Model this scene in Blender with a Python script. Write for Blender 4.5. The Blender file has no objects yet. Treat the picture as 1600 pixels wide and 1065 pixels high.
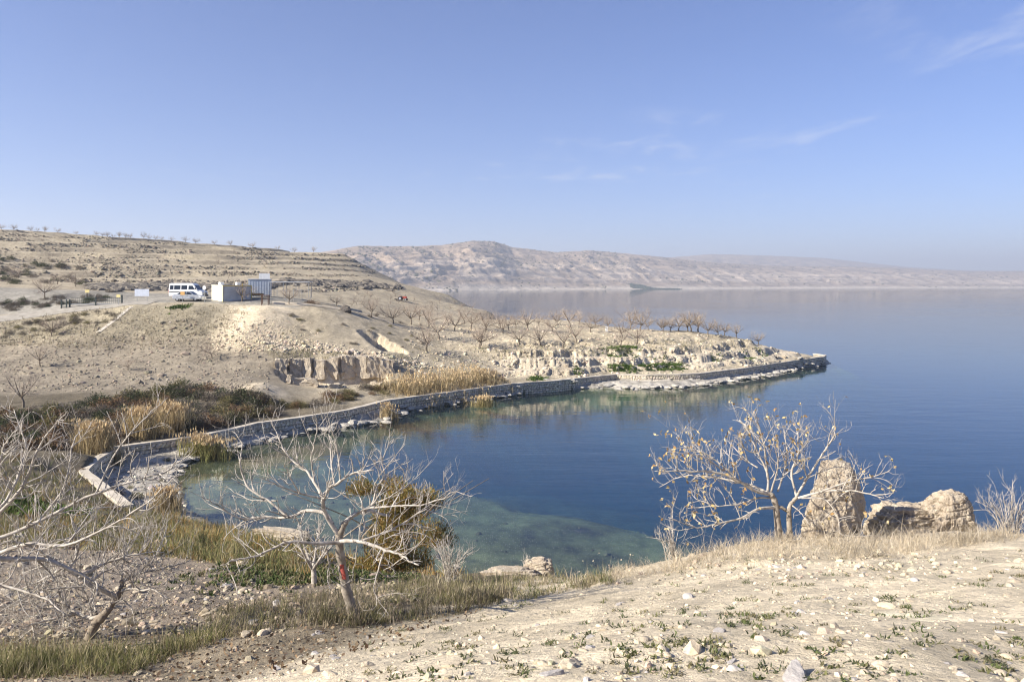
import bpy, math, random
import numpy as np
from mathutils import Vector
rnd = random.Random(7)
RS = np.random.RandomState(11)
S = bpy.context.scene
COL = S.collection
R = math.radians

# ------------------------------------------------------------------ camera, sky, sun, exposure
FPX, HORY, EYE = 1244.0, 446.0, 14.0           # focal length in px of the 1600 px frame, horizon row, eye above the lake
cam = bpy.data.cameras.new('camera'); camo = bpy.data.objects.new('camera', cam); COL.objects.link(camo)
camo.location = (0, 0, EYE); camo.rotation_euler = (R(90), 0, 0)
cam.sensor_width = 36; cam.lens = 36*FPX/1600; cam.shift_y = -(532.5-HORY)/1600
cam.clip_start = 0.1; cam.clip_end = 40000
S.camera = camo
S.view_settings.view_transform = 'Standard'; S.view_settings.look = 'None'
S.view_settings.exposure = 1.3; S.view_settings.gamma = 1
S.cycles.use_denoising = True; S.cycles.filter_width = 1.15
S.cycles.max_bounces = 8; S.cycles.volume_bounces = 0; S.cycles.transparent_max_bounces = 12
S.cycles.diffuse_bounces = 3; S.cycles.glossy_bounces = 3
S.cycles.caustics_reflective = False; S.cycles.caustics_refractive = False

SUN_EL, SUN_AZ = 31.0, 247.0                    # azimuth of the sun, clockwise from +Y (the view direction)
w = bpy.data.worlds.new('World'); S.world = w; w.use_nodes = True
wn = w.node_tree.nodes; wl = w.node_tree.links; wn.clear()
sky = wn.new('ShaderNodeTexSky'); sky.sky_type = 'NISHITA'; sky.sun_disc = False
sky.sun_elevation = R(SUN_EL); sky.sun_rotation = R(SUN_AZ); sky.altitude = 400
sky.air_density = 1.0; sky.dust_density = 0.1; sky.ozone_density = 5.0
bg = wn.new('ShaderNodeBackground'); bg.inputs[1].default_value = 0.058
out = wn.new('ShaderNodeOutputWorld')
# thin cirrus, scattered over the whole dome by noise on the view direction projected to a cloud layer
tc = wn.new('ShaderNodeTexCoord'); sp = wn.new('ShaderNodeSeparateXYZ'); wl.new(tc.outputs['Generated'], sp.inputs[0])
def wm(op, a, b=None):
    n = wn.new('ShaderNodeMath'); n.operation = op
    for i, v in enumerate((a, b)):
        if v is None: continue
        if isinstance(v, (int, float)): n.inputs[i].default_value = v
        else: wl.new(v, n.inputs[i])
    return n.outputs[0]
zz = wm('MAXIMUM', sp.outputs[2], 0.03)
cb = wn.new('ShaderNodeCombineXYZ'); wl.new(wm('DIVIDE', sp.outputs[0], zz), cb.inputs[0]); wl.new(wm('DIVIDE', sp.outputs[1], zz), cb.inputs[1])
def wnoise(scale, det, loc, sc=(1, 1, 1), rough=0.6, dist=0.0):
    m = wn.new('ShaderNodeMapping'); m.inputs['Location'].default_value = loc; m.inputs['Scale'].default_value = sc
    wl.new(cb.outputs[0], m.inputs[0])
    n = wn.new('ShaderNodeTexNoise'); n.inputs['Scale'].default_value = scale; n.inputs['Detail'].default_value = det
    n.inputs['Roughness'].default_value = rough; n.inputs['Distortion'].default_value = dist
    wl.new(m.outputs[0], n.inputs['Vector']); return n.outputs[0]
def wramp(v, a, b):
    n = wn.new('ShaderNodeMapRange'); n.interpolation_type = 'SMOOTHSTEP'
    n.inputs[1].default_value = a; n.inputs[2].default_value = b; wl.new(v, n.inputs[0]); return n.outputs[0]
big = wramp(wnoise(0.33, 2, (9, 7, 0)), 0.525, 0.69)
fine = wramp(wnoise(1.9, 6, (3, 1, 0), (1, .55, 1), 0.62, 0.5), 0.47, 0.78)
fade = wramp(sp.outputs[2], 0.05, 0.16)
cl = wm('MULTIPLY', wm('MULTIPLY', big, fine), wm('MULTIPLY', fade, 0.45))
tn = wn.new('ShaderNodeMix'); tn.data_type = 'RGBA'; tn.blend_type = 'MULTIPLY'; tn.inputs[0].default_value = 1; tn.inputs[7].default_value = (.86, .84, 1.07, 1); wl.new(sky.outputs[0], tn.inputs[6])
mixc = wn.new('ShaderNodeMix'); mixc.data_type = 'RGBA'
wl.new(cl, mixc.inputs[0]); wl.new(tn.outputs[2], mixc.inputs[6]); mixc.inputs[7].default_value = (6.6, 6.7, 7.2, 1)
wl.new(mixc.outputs[2], bg.inputs[0]); wl.new(bg.outputs[0], out.inputs[0])

sl = bpy.data.lights.new('sun', 'SUN'); sl.energy = 4.6; sl.angle = R(0.55); sl.color = (1.0, 0.93, 0.82)
so = bpy.data.objects.new('sun', sl); COL.objects.link(so)
_a = R(SUN_AZ); _e = R(SUN_EL)
SUND = Vector((math.sin(_a)*math.cos(_e), math.cos(_a)*math.cos(_e), math.sin(_e)))
so.rotation_euler = SUND.to_track_quat('Z', 'Y').to_euler(); so.location = (0, -20, 60)

# ------------------------------------------------------------------ helpers: points, noise, meshes
def at(px, py, z=0.0):
    Y = (EYE-z)*FPX/(py-HORY); return ((px-800)/FPX*Y, Y, z)
def atd(px, py, Y):
    return ((px-800)/FPX*Y, Y, EYE-(py-HORY)/FPX*Y)

_perm = np.random.RandomState(3).permutation(256); _perm = np.concatenate([_perm, _perm])
_g2 = np.random.RandomState(4).uniform(-1, 1, (256, 2)); _g2 /= np.linalg.norm(_g2, axis=1)[:, None]
def gnoise(x, y):
    x = np.asarray(x, float); y = np.asarray(y, float)
    xi = np.floor(x).astype(int); yi = np.floor(y).astype(int); fx = x-xi; fy = y-yi
    u = fx*fx*fx*(fx*(fx*6-15)+10); v = fy*fy*fy*(fy*(fy*6-15)+10)
    def g(ix, iy, dx, dy):
        h = _perm[(_perm[ix & 255]+iy) & 255]; return _g2[h, 0]*dx+_g2[h, 1]*dy
    a = g(xi, yi, fx, fy); b = g(xi+1, yi, fx-1, fy); c = g(xi, yi+1, fx, fy-1); d = g(xi+1, yi+1, fx-1, fy-1)
    return (a*(1-u)+b*u)*(1-v)+(c*(1-u)+d*u)*v
def fbm(x, y, o=4, ridged=False):
    r = 0; a = 1.0; f = 1.0
    for i in range(o):
        n = gnoise(x*f+17.3*i, y*f-9.1*i)
        r = r+a*((1-2*np.abs(n)*1.3) if ridged else n); a *= 0.5; f *= 2.03
    return r
def sstep(a, b, x):
    t = np.clip((x-a)/(b-a), 0, 1); return t*t*(3-2*t)

def mesh_np(name, V, Fq, mats=(), smooth=False, cols=None):
    """V (n,3); Fq (m,k) equal-sized faces, or a list of such arrays"""
    me = bpy.data.meshes.new(name); V = np.asarray(V, np.float32)
    Fl = Fq if isinstance(Fq, list) else [Fq]
    Fl = [np.asarray(f, np.int32) for f in Fl if len(f)]
    me.vertices.add(len(V)); me.vertices.foreach_set('co', V.ravel())
    nl = sum(f.size for f in Fl); nf = sum(len(f) for f in Fl)
    me.loops.add(nl); me.loops.foreach_set('vertex_index', np.concatenate([f.ravel() for f in Fl]))
    tot = np.concatenate([np.full(len(f), f.shape[1], np.int32) for f in Fl])
    st = np.concatenate([[0], np.cumsum(tot)[:-1]]).astype(np.int32)
    me.polygons.add(nf); me.polygons.foreach_set('loop_start', st); me.polygons.foreach_set('loop_total', tot)
    me.polygons.foreach_set('use_smooth', np.full(nf, bool(smooth)))
    for m in mats: me.materials.append(m)
    me.update(calc_edges=True)
    if cols is not None:
        at_ = me.color_attributes.new('col', 'FLOAT_COLOR', 'POINT')
        c4 = np.ones((len(V), 4), np.float32); c4[:, :3] = cols; at_.data.foreach_set('color', c4.ravel())
    return me
def link(name, me, parent=None, loc=None, rz=0.0):
    o = bpy.data.objects.new(name, me); COL.objects.link(o)
    if parent is not None: o.parent = parent
    if loc is not None: o.location = loc
    if rz: o.rotation_euler = (0, 0, rz)
    return o
def tag(o, label=None, cat=None, group=None, kind=None):
    if label: o['label'] = label
    if cat: o['category'] = cat
    if group: o['group'] = group
    if kind: o['kind'] = kind
    return o
def thing(name, loc, label, cat, group=None, rz=0.0):
    return tag(link(name, None, None, loc, rz), label, cat, group)
def copy_tree(o, parent=None):
    c = o.copy(); COL.objects.link(c)
    if parent is not None: c.parent = parent
    for ch in list(o.children): copy_tree(ch, c)
    return c
def merge(templates, pick, pos, rz, sc, tilt=None):
    """templates: list of (V,F); one transformed copy per entry, all in one vertex / face array"""
    Vs = []; Fs = []; off = 0; pick = np.asarray(pick); sc = np.asarray(sc, float)
    if sc.ndim == 1: sc = np.stack([sc]*3, 1)
    for k, (V, F) in enumerate(templates):
        idx = np.nonzero(pick == k)[0]
        if not len(idx): continue
        V = np.asarray(V, float); F = np.asarray(F); P = V[None]*sc[idx][:, None, :]
        if tilt is not None:
            tx = tilt[idx, 0][:, None]; ty = tilt[idx, 1][:, None]
            y2 = P[..., 1]*np.cos(tx)-P[..., 2]*np.sin(tx); z2 = P[..., 1]*np.sin(tx)+P[..., 2]*np.cos(tx)
            x3 = P[..., 0]*np.cos(ty)+z2*np.sin(ty); z3 = -P[..., 0]*np.sin(ty)+z2*np.cos(ty)
            P = np.stack([x3, y2, z3], -1)
        c = np.cos(rz[idx])[:, None]; s = np.sin(rz[idx])[:, None]
        P = np.stack([P[..., 0]*c-P[..., 1]*s, P[..., 0]*s+P[..., 1]*c, P[..., 2]], -1)+pos[idx][:, None, :]
        n = len(V); Vs.append(P.reshape(-1, 3))
        Fs.append((F[None]+(np.arange(len(idx))*n)[:, None, None]+off).reshape(-1, F.shape[1])); off += n*len(idx)
    return np.concatenate(Vs), Fs

# ------------------------------------------------------------------ materials
def newmat(name):
    m = bpy.data.materials.new(name); m.use_nodes = True; nt = m.node_tree
    b = nt.nodes['Principled BSDF']; b.inputs['Specular IOR Level'].default_value = 0.2
    return m, nt, b
def nd(nt, typ, **kw):
    n = nt.nodes.new('ShaderNode'+typ)
    for k, v in kw.items(): setattr(n, k, v)
    return n
def noise(nt, vec, scale, det=4, rough=0.55, dist=0.0):
    n = nd(nt, 'TexNoise'); n.inputs['Scale'].default_value = scale; n.inputs['Detail'].default_value = det
    n.inputs['Roughness'].default_value = rough; n.inputs['Distortion'].default_value = dist
    if vec is not None: nt.links.new(vec, n.inputs['Vector'])
    return n.outputs[0]
def mrange(nt, v, a, b, c, d, smooth=False):
    n = nd(nt, 'MapRange'); n.interpolation_type = 'SMOOTHSTEP' if smooth else 'LINEAR'
    for i, q in enumerate((a, b, c, d)): n.inputs[i+1].default_value = q
    nt.links.new(v, n.inputs[0]); return n.outputs[0]
def mixcol(nt, fac, a, b, mode='MIX'):
    n = nd(nt, 'Mix', data_type='RGBA', blend_type=mode)
    for i, v in ((0, fac), (6, a), (7, b)):
        if isinstance(v, (int, float)): n.inputs[i].default_value = v
        elif isinstance(v, tuple): n.inputs[i].default_value = (*v, 1)[:4]
        else: nt.links.new(v, n.inputs[i])
    return n.outputs[2]
def math_(nt, op, a, b=None):
    n = nd(nt, 'Math', operation=op)
    for i, v in enumerate((a, b)):
        if v is None: continue
        if isinstance(v, (int, float)): n.inputs[i].default_value = v
        else: nt.links.new(v, n.inputs[i])
    return n.outputs[0]
def bump(nt, b, h, strength, dist):
    n = nd(nt, 'Bump'); n.inputs['Strength'].default_value = strength; n.inputs['Distance'].default_value = dist
    nt.links.new(h, n.inputs['Height']); nt.links.new(n.outputs[0], b.inputs['Normal']); return n
def simple(name, c1, c2, scale=3.0, rough=0.9, bstr=0.0, bdist=0.02, vary=0.0, coord='Object', metallic=0.0, det=5, lo=.35, hi=.65, trans=0.0, spec=0.2):
    """two-colour noise material; vary: brightness difference between objects"""
    m, nt, b = newmat(name)
    tcn = nd(nt, 'TexCoord'); v = tcn.outputs[coord]
    if coord == 'World': pass
    f = mrange(nt, noise(nt, v, scale, det), lo, hi, 0, 1)
    c = mixcol(nt, f, c1, c2)
    if vary:
        oi = nd(nt, 'ObjectInfo'); g = mrange(nt, oi.outputs['Random'], 0, 1, 1-vary, 1+vary)
        hs = nd(nt, 'HueSaturation'); nt.links.new(g, hs.inputs['Value']); nt.links.new(c, hs.inputs['Color']); c = hs.outputs[0]
    nt.links.new(c, b.inputs['Base Color']); b.inputs['Roughness'].default_value = rough; b.inputs['Metallic'].default_value = metallic
    b.inputs['Specular IOR Level'].default_value = spec
    if bstr: bump(nt, b, noise(nt, v, scale*2.7, 6, .65), bstr, bdist)
    if trans:
        t = nd(nt, 'BsdfTranslucent'); nt.links.new(c, t.inputs[0]); mx = nd(nt, 'MixShader'); mx.inputs[0].default_value = trans
        nt.links.new(b.outputs[0], mx.inputs[1]); nt.links.new(t.outputs[0], mx.inputs[2])
        nt.links.new(mx.outputs[0], nt.nodes['Material Output'].inputs[0])
    return m
def attrmat(name, rough=0.9, trans=0.0, nscale=0.0, namp=0.25):
    """colour from the 'col' attribute (each leaf, blade or stone has its own colour)"""
    m, nt, b = newmat(name); a = nd(nt, 'Attribute', attribute_name='col'); c = a.outputs['Color']
    if nscale:
        g = nd(nt, 'NewGeometry'); f = mrange(nt, noise(nt, g.outputs['Position'], nscale, 5, .65), .3, .7, 1-namp, 1+namp)
        cx = nd(nt, 'CombineXYZ')
        for i in range(3): nt.links.new(f, cx.inputs[i])
        c = mixcol(nt, 1.0, c, cx.outputs[0], 'MULTIPLY')
        bump(nt, b, noise(nt, g.outputs['Position'], nscale*2.5, 5, .65), .5, .25/nscale)
    nt.links.new(c, b.inputs['Base Color']); b.inputs['Roughness'].default_value = rough
    if trans:
        t = nd(nt, 'BsdfTranslucent'); nt.links.new(c, t.inputs[0]); mx = nd(nt, 'MixShader'); mx.inputs[0].default_value = trans
        nt.links.new(b.outputs[0], mx.inputs[1]); nt.links.new(t.outputs[0], mx.inputs[2])
        nt.links.new(mx.outputs[0], nt.nodes['Material Output'].inputs[0])
    return m
# ------------------------------------------------------------------ terrain: shoreline, retaining wall line, heights
WTOP = 1.4
WALL = [at(x, y, WTOP)[:2] for x, y in [(203,789),(170,764),(133,735),(152,716),(187,697),(240,690),(300,682),(352,672),(400,661),(465,652),
        (545,640),(600,626),(640,620),(725,609),(800,599),(870,594),(962,584.5),(1010,585.4),(1062,584.4),(1092,583),(1160,575),(1230,564.5),(1286,557)]]
_t = np.array(WALL[-1]); WALL_END = [tuple(_t+(1.6, 3.0)), tuple(_t+(1.0, 6.5))]
WALLF = WALL+WALL_END
def offset_line(L, d):
    L = np.array(L); T = np.gradient(L, axis=0); T /= np.linalg.norm(T, axis=1)[:, None]
    return L+np.stack([T[:, 1], -T[:, 0]], 1)*np.asarray(d)[:, None]       # to the right of travel: the lake side
NEAR = [(140, 50), (60, 40), (31, 33), (18, 29), (9, 29), (4.6, 34), (-1.3, 36.5), (-6.3, 39), (-11.5, 42), (-16.6, 45.6)]
WLINE_PX = [(292,797),(283,770),(271,742),(290,724),(330,712),(372,700),(430,684),(480,676),(560,666),(610,654),(640,642),(690,633),(725,629),(775,622),(830,613),(890,608),(962,606.5),(1010,608),(1062,606.5),(1130,598),(1200,587),(1255,575),(1291,569)]
WLINE = [at(x, y)[:2] for x, y in WLINE_PX]
BACK = [(57.6,143.5),(57.4,149),(52,159),(44,165),(30,172),(10,177),(-1,190),(1,215),(-5,262),(-30,330),(-80,420),(-300,640),(-1500,1500)]
FARP = [(-1500, 9000), (7000, 9000), (7000, 60)]
LAKE = NEAR+WLINE+BACK+FARP
FRONT = NEAR+[tuple(np.array(WALL[0])+(.8, -.6))]+WALLF+BACK+FARP       # lake plus the ledge in front of the wall
SHELF = [(14, 20), (13, 36), (7.7, 44.5), (1, 50), (-5.3, 55), (-10, 57), (-15, 61), (-19, 68), (-24, 76), (-60, 80), (-60, 20)]
def inside(P, x, y):
    r = np.zeros(x.shape, bool); n = len(P)
    for i in range(n):
        (x0, y0), (x1, y1) = P[i], P[(i+1) % n]
        if y0 == y1: continue
        c = ((y0 > y) != (y1 > y)) & (x < (x1-x0)*(y-y0)/(y1-y0)+x0); r ^= c
    return r
def dist(P, x, y, closed=True):
    d = np.full(x.shape, 1e9); n = len(P)
    for i in range(n if closed else n-1):
        (x0, y0), (x1, y1) = P[i], P[(i+1) % n]; dx, dy = x1-x0, y1-y0
        t = np.clip(((x-x0)*dx+(y-y0)*dy)/(dx*dx+dy*dy+1e-9), 0, 1)
        d = np.minimum(d, (x-x0-t*dx)**2+(y-y0-t*dy)**2)
    return np.sqrt(d)
CP = [  # (px, py, distance along the view): spot heights of the land
 (1600,1065,3.2),(800,1065,3.2),(1200,1065,3.2),(1600,940,7.4),(1200,950,7.2),(900,980,7.0),(1600,846,15),(1400,858,15),(1218,842,16),(1100,858,15.2),(1000,892,15),(950,905,14.6),
 (870,925,13.5),(800,945,12.3),(650,988,11),(548,960,11.5),(400,1022,9.5),(300,1065,8),(0,1065,8.5),(0,1003,11.5),(135,1003,12),(250,950,15.5),(400,930,18),(100,905,20),(300,890,22),
 (430,890,21),(490,911,19),(400,850,27),(150,830,30),(300,830,33),(100,760,42),(250,806,41),(60,720,53),(0,680,62),(110,700,57),(0,640,72),(100,650,69),(620,905,24.5),(700,918,16.3),(640,930,14.5),
 (745,905,18),(840,897,22),(900,905,21),(760,897,24),(950,915,19),(480,862,31),(560,880,29),(360,838,37),(1310,836,17.2),(1480,832,18),(1590,832,17),
 (0,600,86),(200,600,84.5),(200,640,74),(350,640,76.5),(420,640,80),(410,600,86),(300,600,86),(0,550,100),(200,545,100),(350,550,99.5),(300,480,108.5),(200,479,109),(100,520,104),(150,495,108),
 (0,512,106),(0,497,109.5),(0,490,113),(100,484,111.5),(100,478,114),(180,475,113),(50,464,119),(0,452,123),(130,457,122),(300,466.5,117),(220,470,115.5),(380,471,114),(430,473,113),(300,457,138),(420,457,138),
 (400,545,100),(470,541,102),(460,492,110),(500,481,113),(560,490,118),(620,508,122),(520,520,107),(640,530,113),(660,546,111),(560,555,101),(640,577,100),(700,591,100.5),(760,590,103.5),
 (700,540,116),(700,515,130),(800,520,130),(800,540,117.5),(900,520,135),(900,502,160),(1000,515,145),(780,500,160),(850,500,165),(700,495,160),(1080,518,140),(1150,528,136),(1190,539,134),(1235,551,138.5),
 (800,557,112.5),(870,555,113),(960,549,118),(1050,544,122),(1120,542,126),(800,580,110),(870,583,110),(960,573,115.2),(1050,570,118.3),(1120,563,123),(1185,558,130),
 (480,606,88.5),(560,606,91.5),(440,563,96),(520,560,97.5),(600,560,99),(470,592,95),(580,590,97.5),
 (0,440,150),(0,400,200),(0,357,262),(150,370,262),(300,382,265),(450,391,268),(540,397,270),(585,430,262),(620,445,250),(700,460,225),(150,441,155),(300,443,152),(450,446,165),(300,410,205),(450,415,210),
 (550,440,195),(600,465,175),(560,470,150),(500,466,140),(700,480,182),(770,488,190),(640,490,150)]
CPW = [atd(*c) for c in CP]+[(0,-60,13.5),(-40,-60,12),(40,-60,14),(0,-12,12.7),(-20,-20,11.5),(25,-20,13.2),(0,-1,12.4),(-8,-1,12.0),(8,0,12.6),(30,10,10.2),(30,18,8),(30,26,3.2),(60,10,9.5),(60,26,5),(140,10,9),(140,35,5),
 (12,20,7.2),(5,20,6.6),(5,27,3.4),(12,25,3.2),(20,22,5.2),(20,26,2.2),(-1.5,30,3.1),(-6,33,2.6),(-190,330,33),(-100,330,27),(-60,320,20),(-200,500,25),(-100,400,18),(-300,200,32),(-300,100,16),(-150,60,5),(-150,30,6),
 (-100,0,10),(-60,20,7.8),(-60,45,4.5),(-100,120,15),(-150,120,17),(-300,640,10),(-300,-60,14),(-90,90,7)]
CPW += [(x, y, 1.45) for x, y in offset_line(WALL, np.full(len(WALL), -1.6))]
CPW += [(x, y, 0.25) for x, y in NEAR[1:]]+[(x, y, 0.3) for x, y in BACK[:-1]]
CPW = np.array(CPW)
def _phi(r2): return np.sqrt(r2+0.36)
_D = ((CPW[:, None, :2]-CPW[None, :, :2])**2).sum(-1); _n = len(CPW)
_A = np.zeros((_n+3, _n+3)); _A[:_n, :_n] = _phi(_D)-np.eye(_n)*0.35; _A[:_n, _n] = 1; _A[:_n, _n+1:] = CPW[:, :2]; _A[_n:, :_n] = _A[:_n, _n:].T
_W = np.linalg.solve(_A, np.concatenate([CPW[:, 2], [0, 0, 0]]))
def base_land(x, y):
    o = np.full(x.shape, _W[_n])+_W[_n+1]*x+_W[_n+2]*y
    for i in range(_n): o += _W[i]*_phi((x-CPW[i, 0])**2+(y-CPW[i, 1])**2)
    return o
# excavated pits, one polygon each: (corners, floor height offset, edge width)
PITS = [([atd(428,570,94)[:2], atd(475,566,95.5)[:2], atd(520,563,96.5)[:2], atd(600,563,98)[:2], atd(610,590,96)[:2], atd(540,604,92)[:2], atd(450,600,90)[:2]], 1.8),
        ([atd(556,515,110)[:2], atd(590,513,111)[:2], atd(622,532,109)[:2], atd(640,552,106)[:2], atd(600,556,104)[:2], atd(575,535,107)[:2]], 2.2)]
def zones(x, y):
    """masks of what the ground is made of (0..1)"""
    z = {}
    n1 = fbm(x*.35, y*.35, 3); n2 = fbm(x*.08+5, y*.08, 3)
    edge = 0.55*x+9.2+0.5*n1                         # sandy slope on the right of a diagonal line
    z['sand'] = np.where(y < 24, sstep(-.6, .9, x-(0.34*(y-3)-2.6)*0-(-4.6+0.26*y)+0.9*n1), 0)*sstep(26, 17, y)
    z['far'] = sstep(70, 84, y+3*n1)
    z['lownear'] = (1-z['far'])*(1-z['sand'])
    return z
def terrace(x, y, h):
    """stepped retaining terraces on the hillside"""
    m = sstep(150, 175, y)*sstep(-30, -48, x+.12*(y-170))
    st = 1.9; q = (h+.5*fbm(x*.03, y*.03, 3))/st; f = q-np.floor(q)
    return (sstep(.80, .98, f)-f)*st*(.25+.5*sstep(-55, -85, x))*m
def H(x, y, parts=False):
    x = np.asarray(x, float); y = np.asarray(y, float); sh = x.shape; x = x.ravel(); y = y.ravel()
    h = base_land(x, y); il = inside(LAKE, x, y); fr = inside(FRONT, x, y) & ~il
    dl = dist(LAKE, x, y)
    land = ~il & ~fr
    h = h+terrace(x, y, h)
    for P, dep in PITS:
        i = inside(P, x, y); d = dist(P, x, y); h = h-np.where(i, sstep(0.0, .45, d)*dep, 0)
    far = sstep(60, 90, y)
    rough = .05*fbm(x*1.3, y*1.3, 4)+far*.22*fbm(x*.22, y*.22, 4)+.10*fbm(x*.5+3, y*.5, 3)*(1-far)
    # rocky, broken ground at the cliffs of the headland
    cl = sstep(100, 106, y)*sstep(150, 135, y)*sstep(-6, 2, x)
    gx, gy = x*.32, y*.32
    rough = rough+cl*.42*np.maximum(fbm(gx, gy, 4, True)-.95, -.6)*sstep(1.2, 2.4, h)*sstep(7.0, 4.2, h)
    flat = sstep(105, 111, y)*sstep(135, 122, y)*sstep(-29, -33, x)        # parking area and road are even
    h = h+rough*(1-.8*flat)
    q = (h+.35*fbm(x*.12, y*.12, 3))/1.15; f = q-np.floor(q); h = h+cl*sstep(1.6, 2.2, h)*sstep(5.6, 4.8, h)*(sstep(.62, .92, f)-f)*1.15*.85
    h = np.where(land, np.maximum(h, .12+.02*np.minimum(dl, 8)), h)
    # plough marks in the field
    h = h+1.0*np.exp(-((x+34.0)/3.4)**2)*sstep(97.5, 101, y)*sstep(112, 108.5, y)*land
    h = h+1.1*np.exp(-((x+26.2)/2.2)**2-((y-82.5)/3.2)**2)*land
    fld = sstep(78, 82, y)*sstep(103, 98, y)*sstep(-24, -28, x)
    h = h+fld*.06*np.sin((x*.35+y+2*fbm(x*.05, y*.05, 2))*4.2)
    # ledge below the wall: limestone shelves
    led = .12+.42*sstep(0, 2.2, dl)+.25*np.floor(2.5*np.clip(fbm(x*.5, y*.5, 3)*.8+.4, 0, 1))/2.5*sstep(.3, 1.0, dl)+.05*fbm(x*2, y*2, 2)
    cor = sstep(66, 60, y)*sstep(-20, -23, x)
    led = np.where(cor > 0, led*(1-cor)+cor*(.05+.045*dl+.10*np.floor(2*np.clip(fbm(x*.35+4, y*.7, 2)+.5, 0, 1))+.05*fbm(x*1.5, y*1.5, 3)), led)
    h = np.where(fr, led, h)
    xw = x+2.0*fbm(x*.13, y*.13+7, 4); yw = y+2.0*fbm(x*.13+5, y*.13, 4); ds = np.where(inside(SHELF, xw, yw), 0, dist(SHELF, xw, yw))
    bed = -np.minimum(.05+.065*dl, .85+.25*fbm(x*.16, y*.16, 3))-np.minimum(np.minimum(.24*ds*sstep(-1, 7, ds), .42*dl), 7.0)-.06*fbm(x*1.1, y*1.1, 3)
    h = np.where(il, np.minimum(bed, -.03), h)
    h = h.reshape(sh)
    return (h, il.reshape(sh), fr.reshape(sh), dl.reshape(sh)) if parts else h

def lines(a, b, f):
    r = [a]
    while r[-1] < b: r.append(r[-1]+f(r[-1]))
    return np.array(r)
ys = np.concatenate([lines(-60, 1.9, lambda v: 1.6 if v < -8 else .5)[:-1], lines(2, 90, lambda v: max(.10, .009*v))[:-1], lines(90, 150, lambda v: .48)[:-1], lines(150, 300, lambda v: 1.05)[:-1], lines(300, 640, lambda v: 6)])
xr = np.concatenate([lines(0, 7, lambda v: .11)[:-1], lines(7, 62, lambda v: .11+.0065*(v-7))[:-1], lines(62, 142, lambda v: 2.2)])
xl = -np.concatenate([lines(.11, 7, lambda v: .11)[:-1], lines(7, 75, lambda v: .11+.0065*(v-7))[:-1], lines(75, 135, lambda v: .8)[:-1], lines(135, 300, lambda v: 4)])
xs = np.concatenate([xl[::-1], xr])
GX, GY = np.meshgrid(xs, ys); GH, GIL, GFR, GDL = H(GX, GY, True)
nx, ny = len(xs), len(ys)
def Hg(x, y):
    """height of the ground mesh, read from its grid"""
    x = np.asarray(x, float); y = np.asarray(y, float)
    i = np.clip(np.searchsorted(xs, x)-1, 0, nx-2); j = np.clip(np.searchsorted(ys, y)-1, 0, ny-2)
    u = np.clip((x-xs[i])/(xs[i+1]-xs[i]), 0, 1); v = np.clip((y-ys[j])/(ys[j+1]-ys[j]), 0, 1)
    return (GH[j, i]*(1-u)+GH[j, i+1]*u)*(1-v)+(GH[j+1, i]*(1-u)+GH[j+1, i+1]*u)*v
def gz(x, y): return float(Hg(np.array([x]), np.array([y]))[0])
ii = np.arange(nx*ny).reshape(ny, nx)
GF = np.stack([ii[:-1, :-1], ii[:-1, 1:], ii[1:, 1:], ii[1:, :-1]], -1).reshape(-1, 4)
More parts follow.
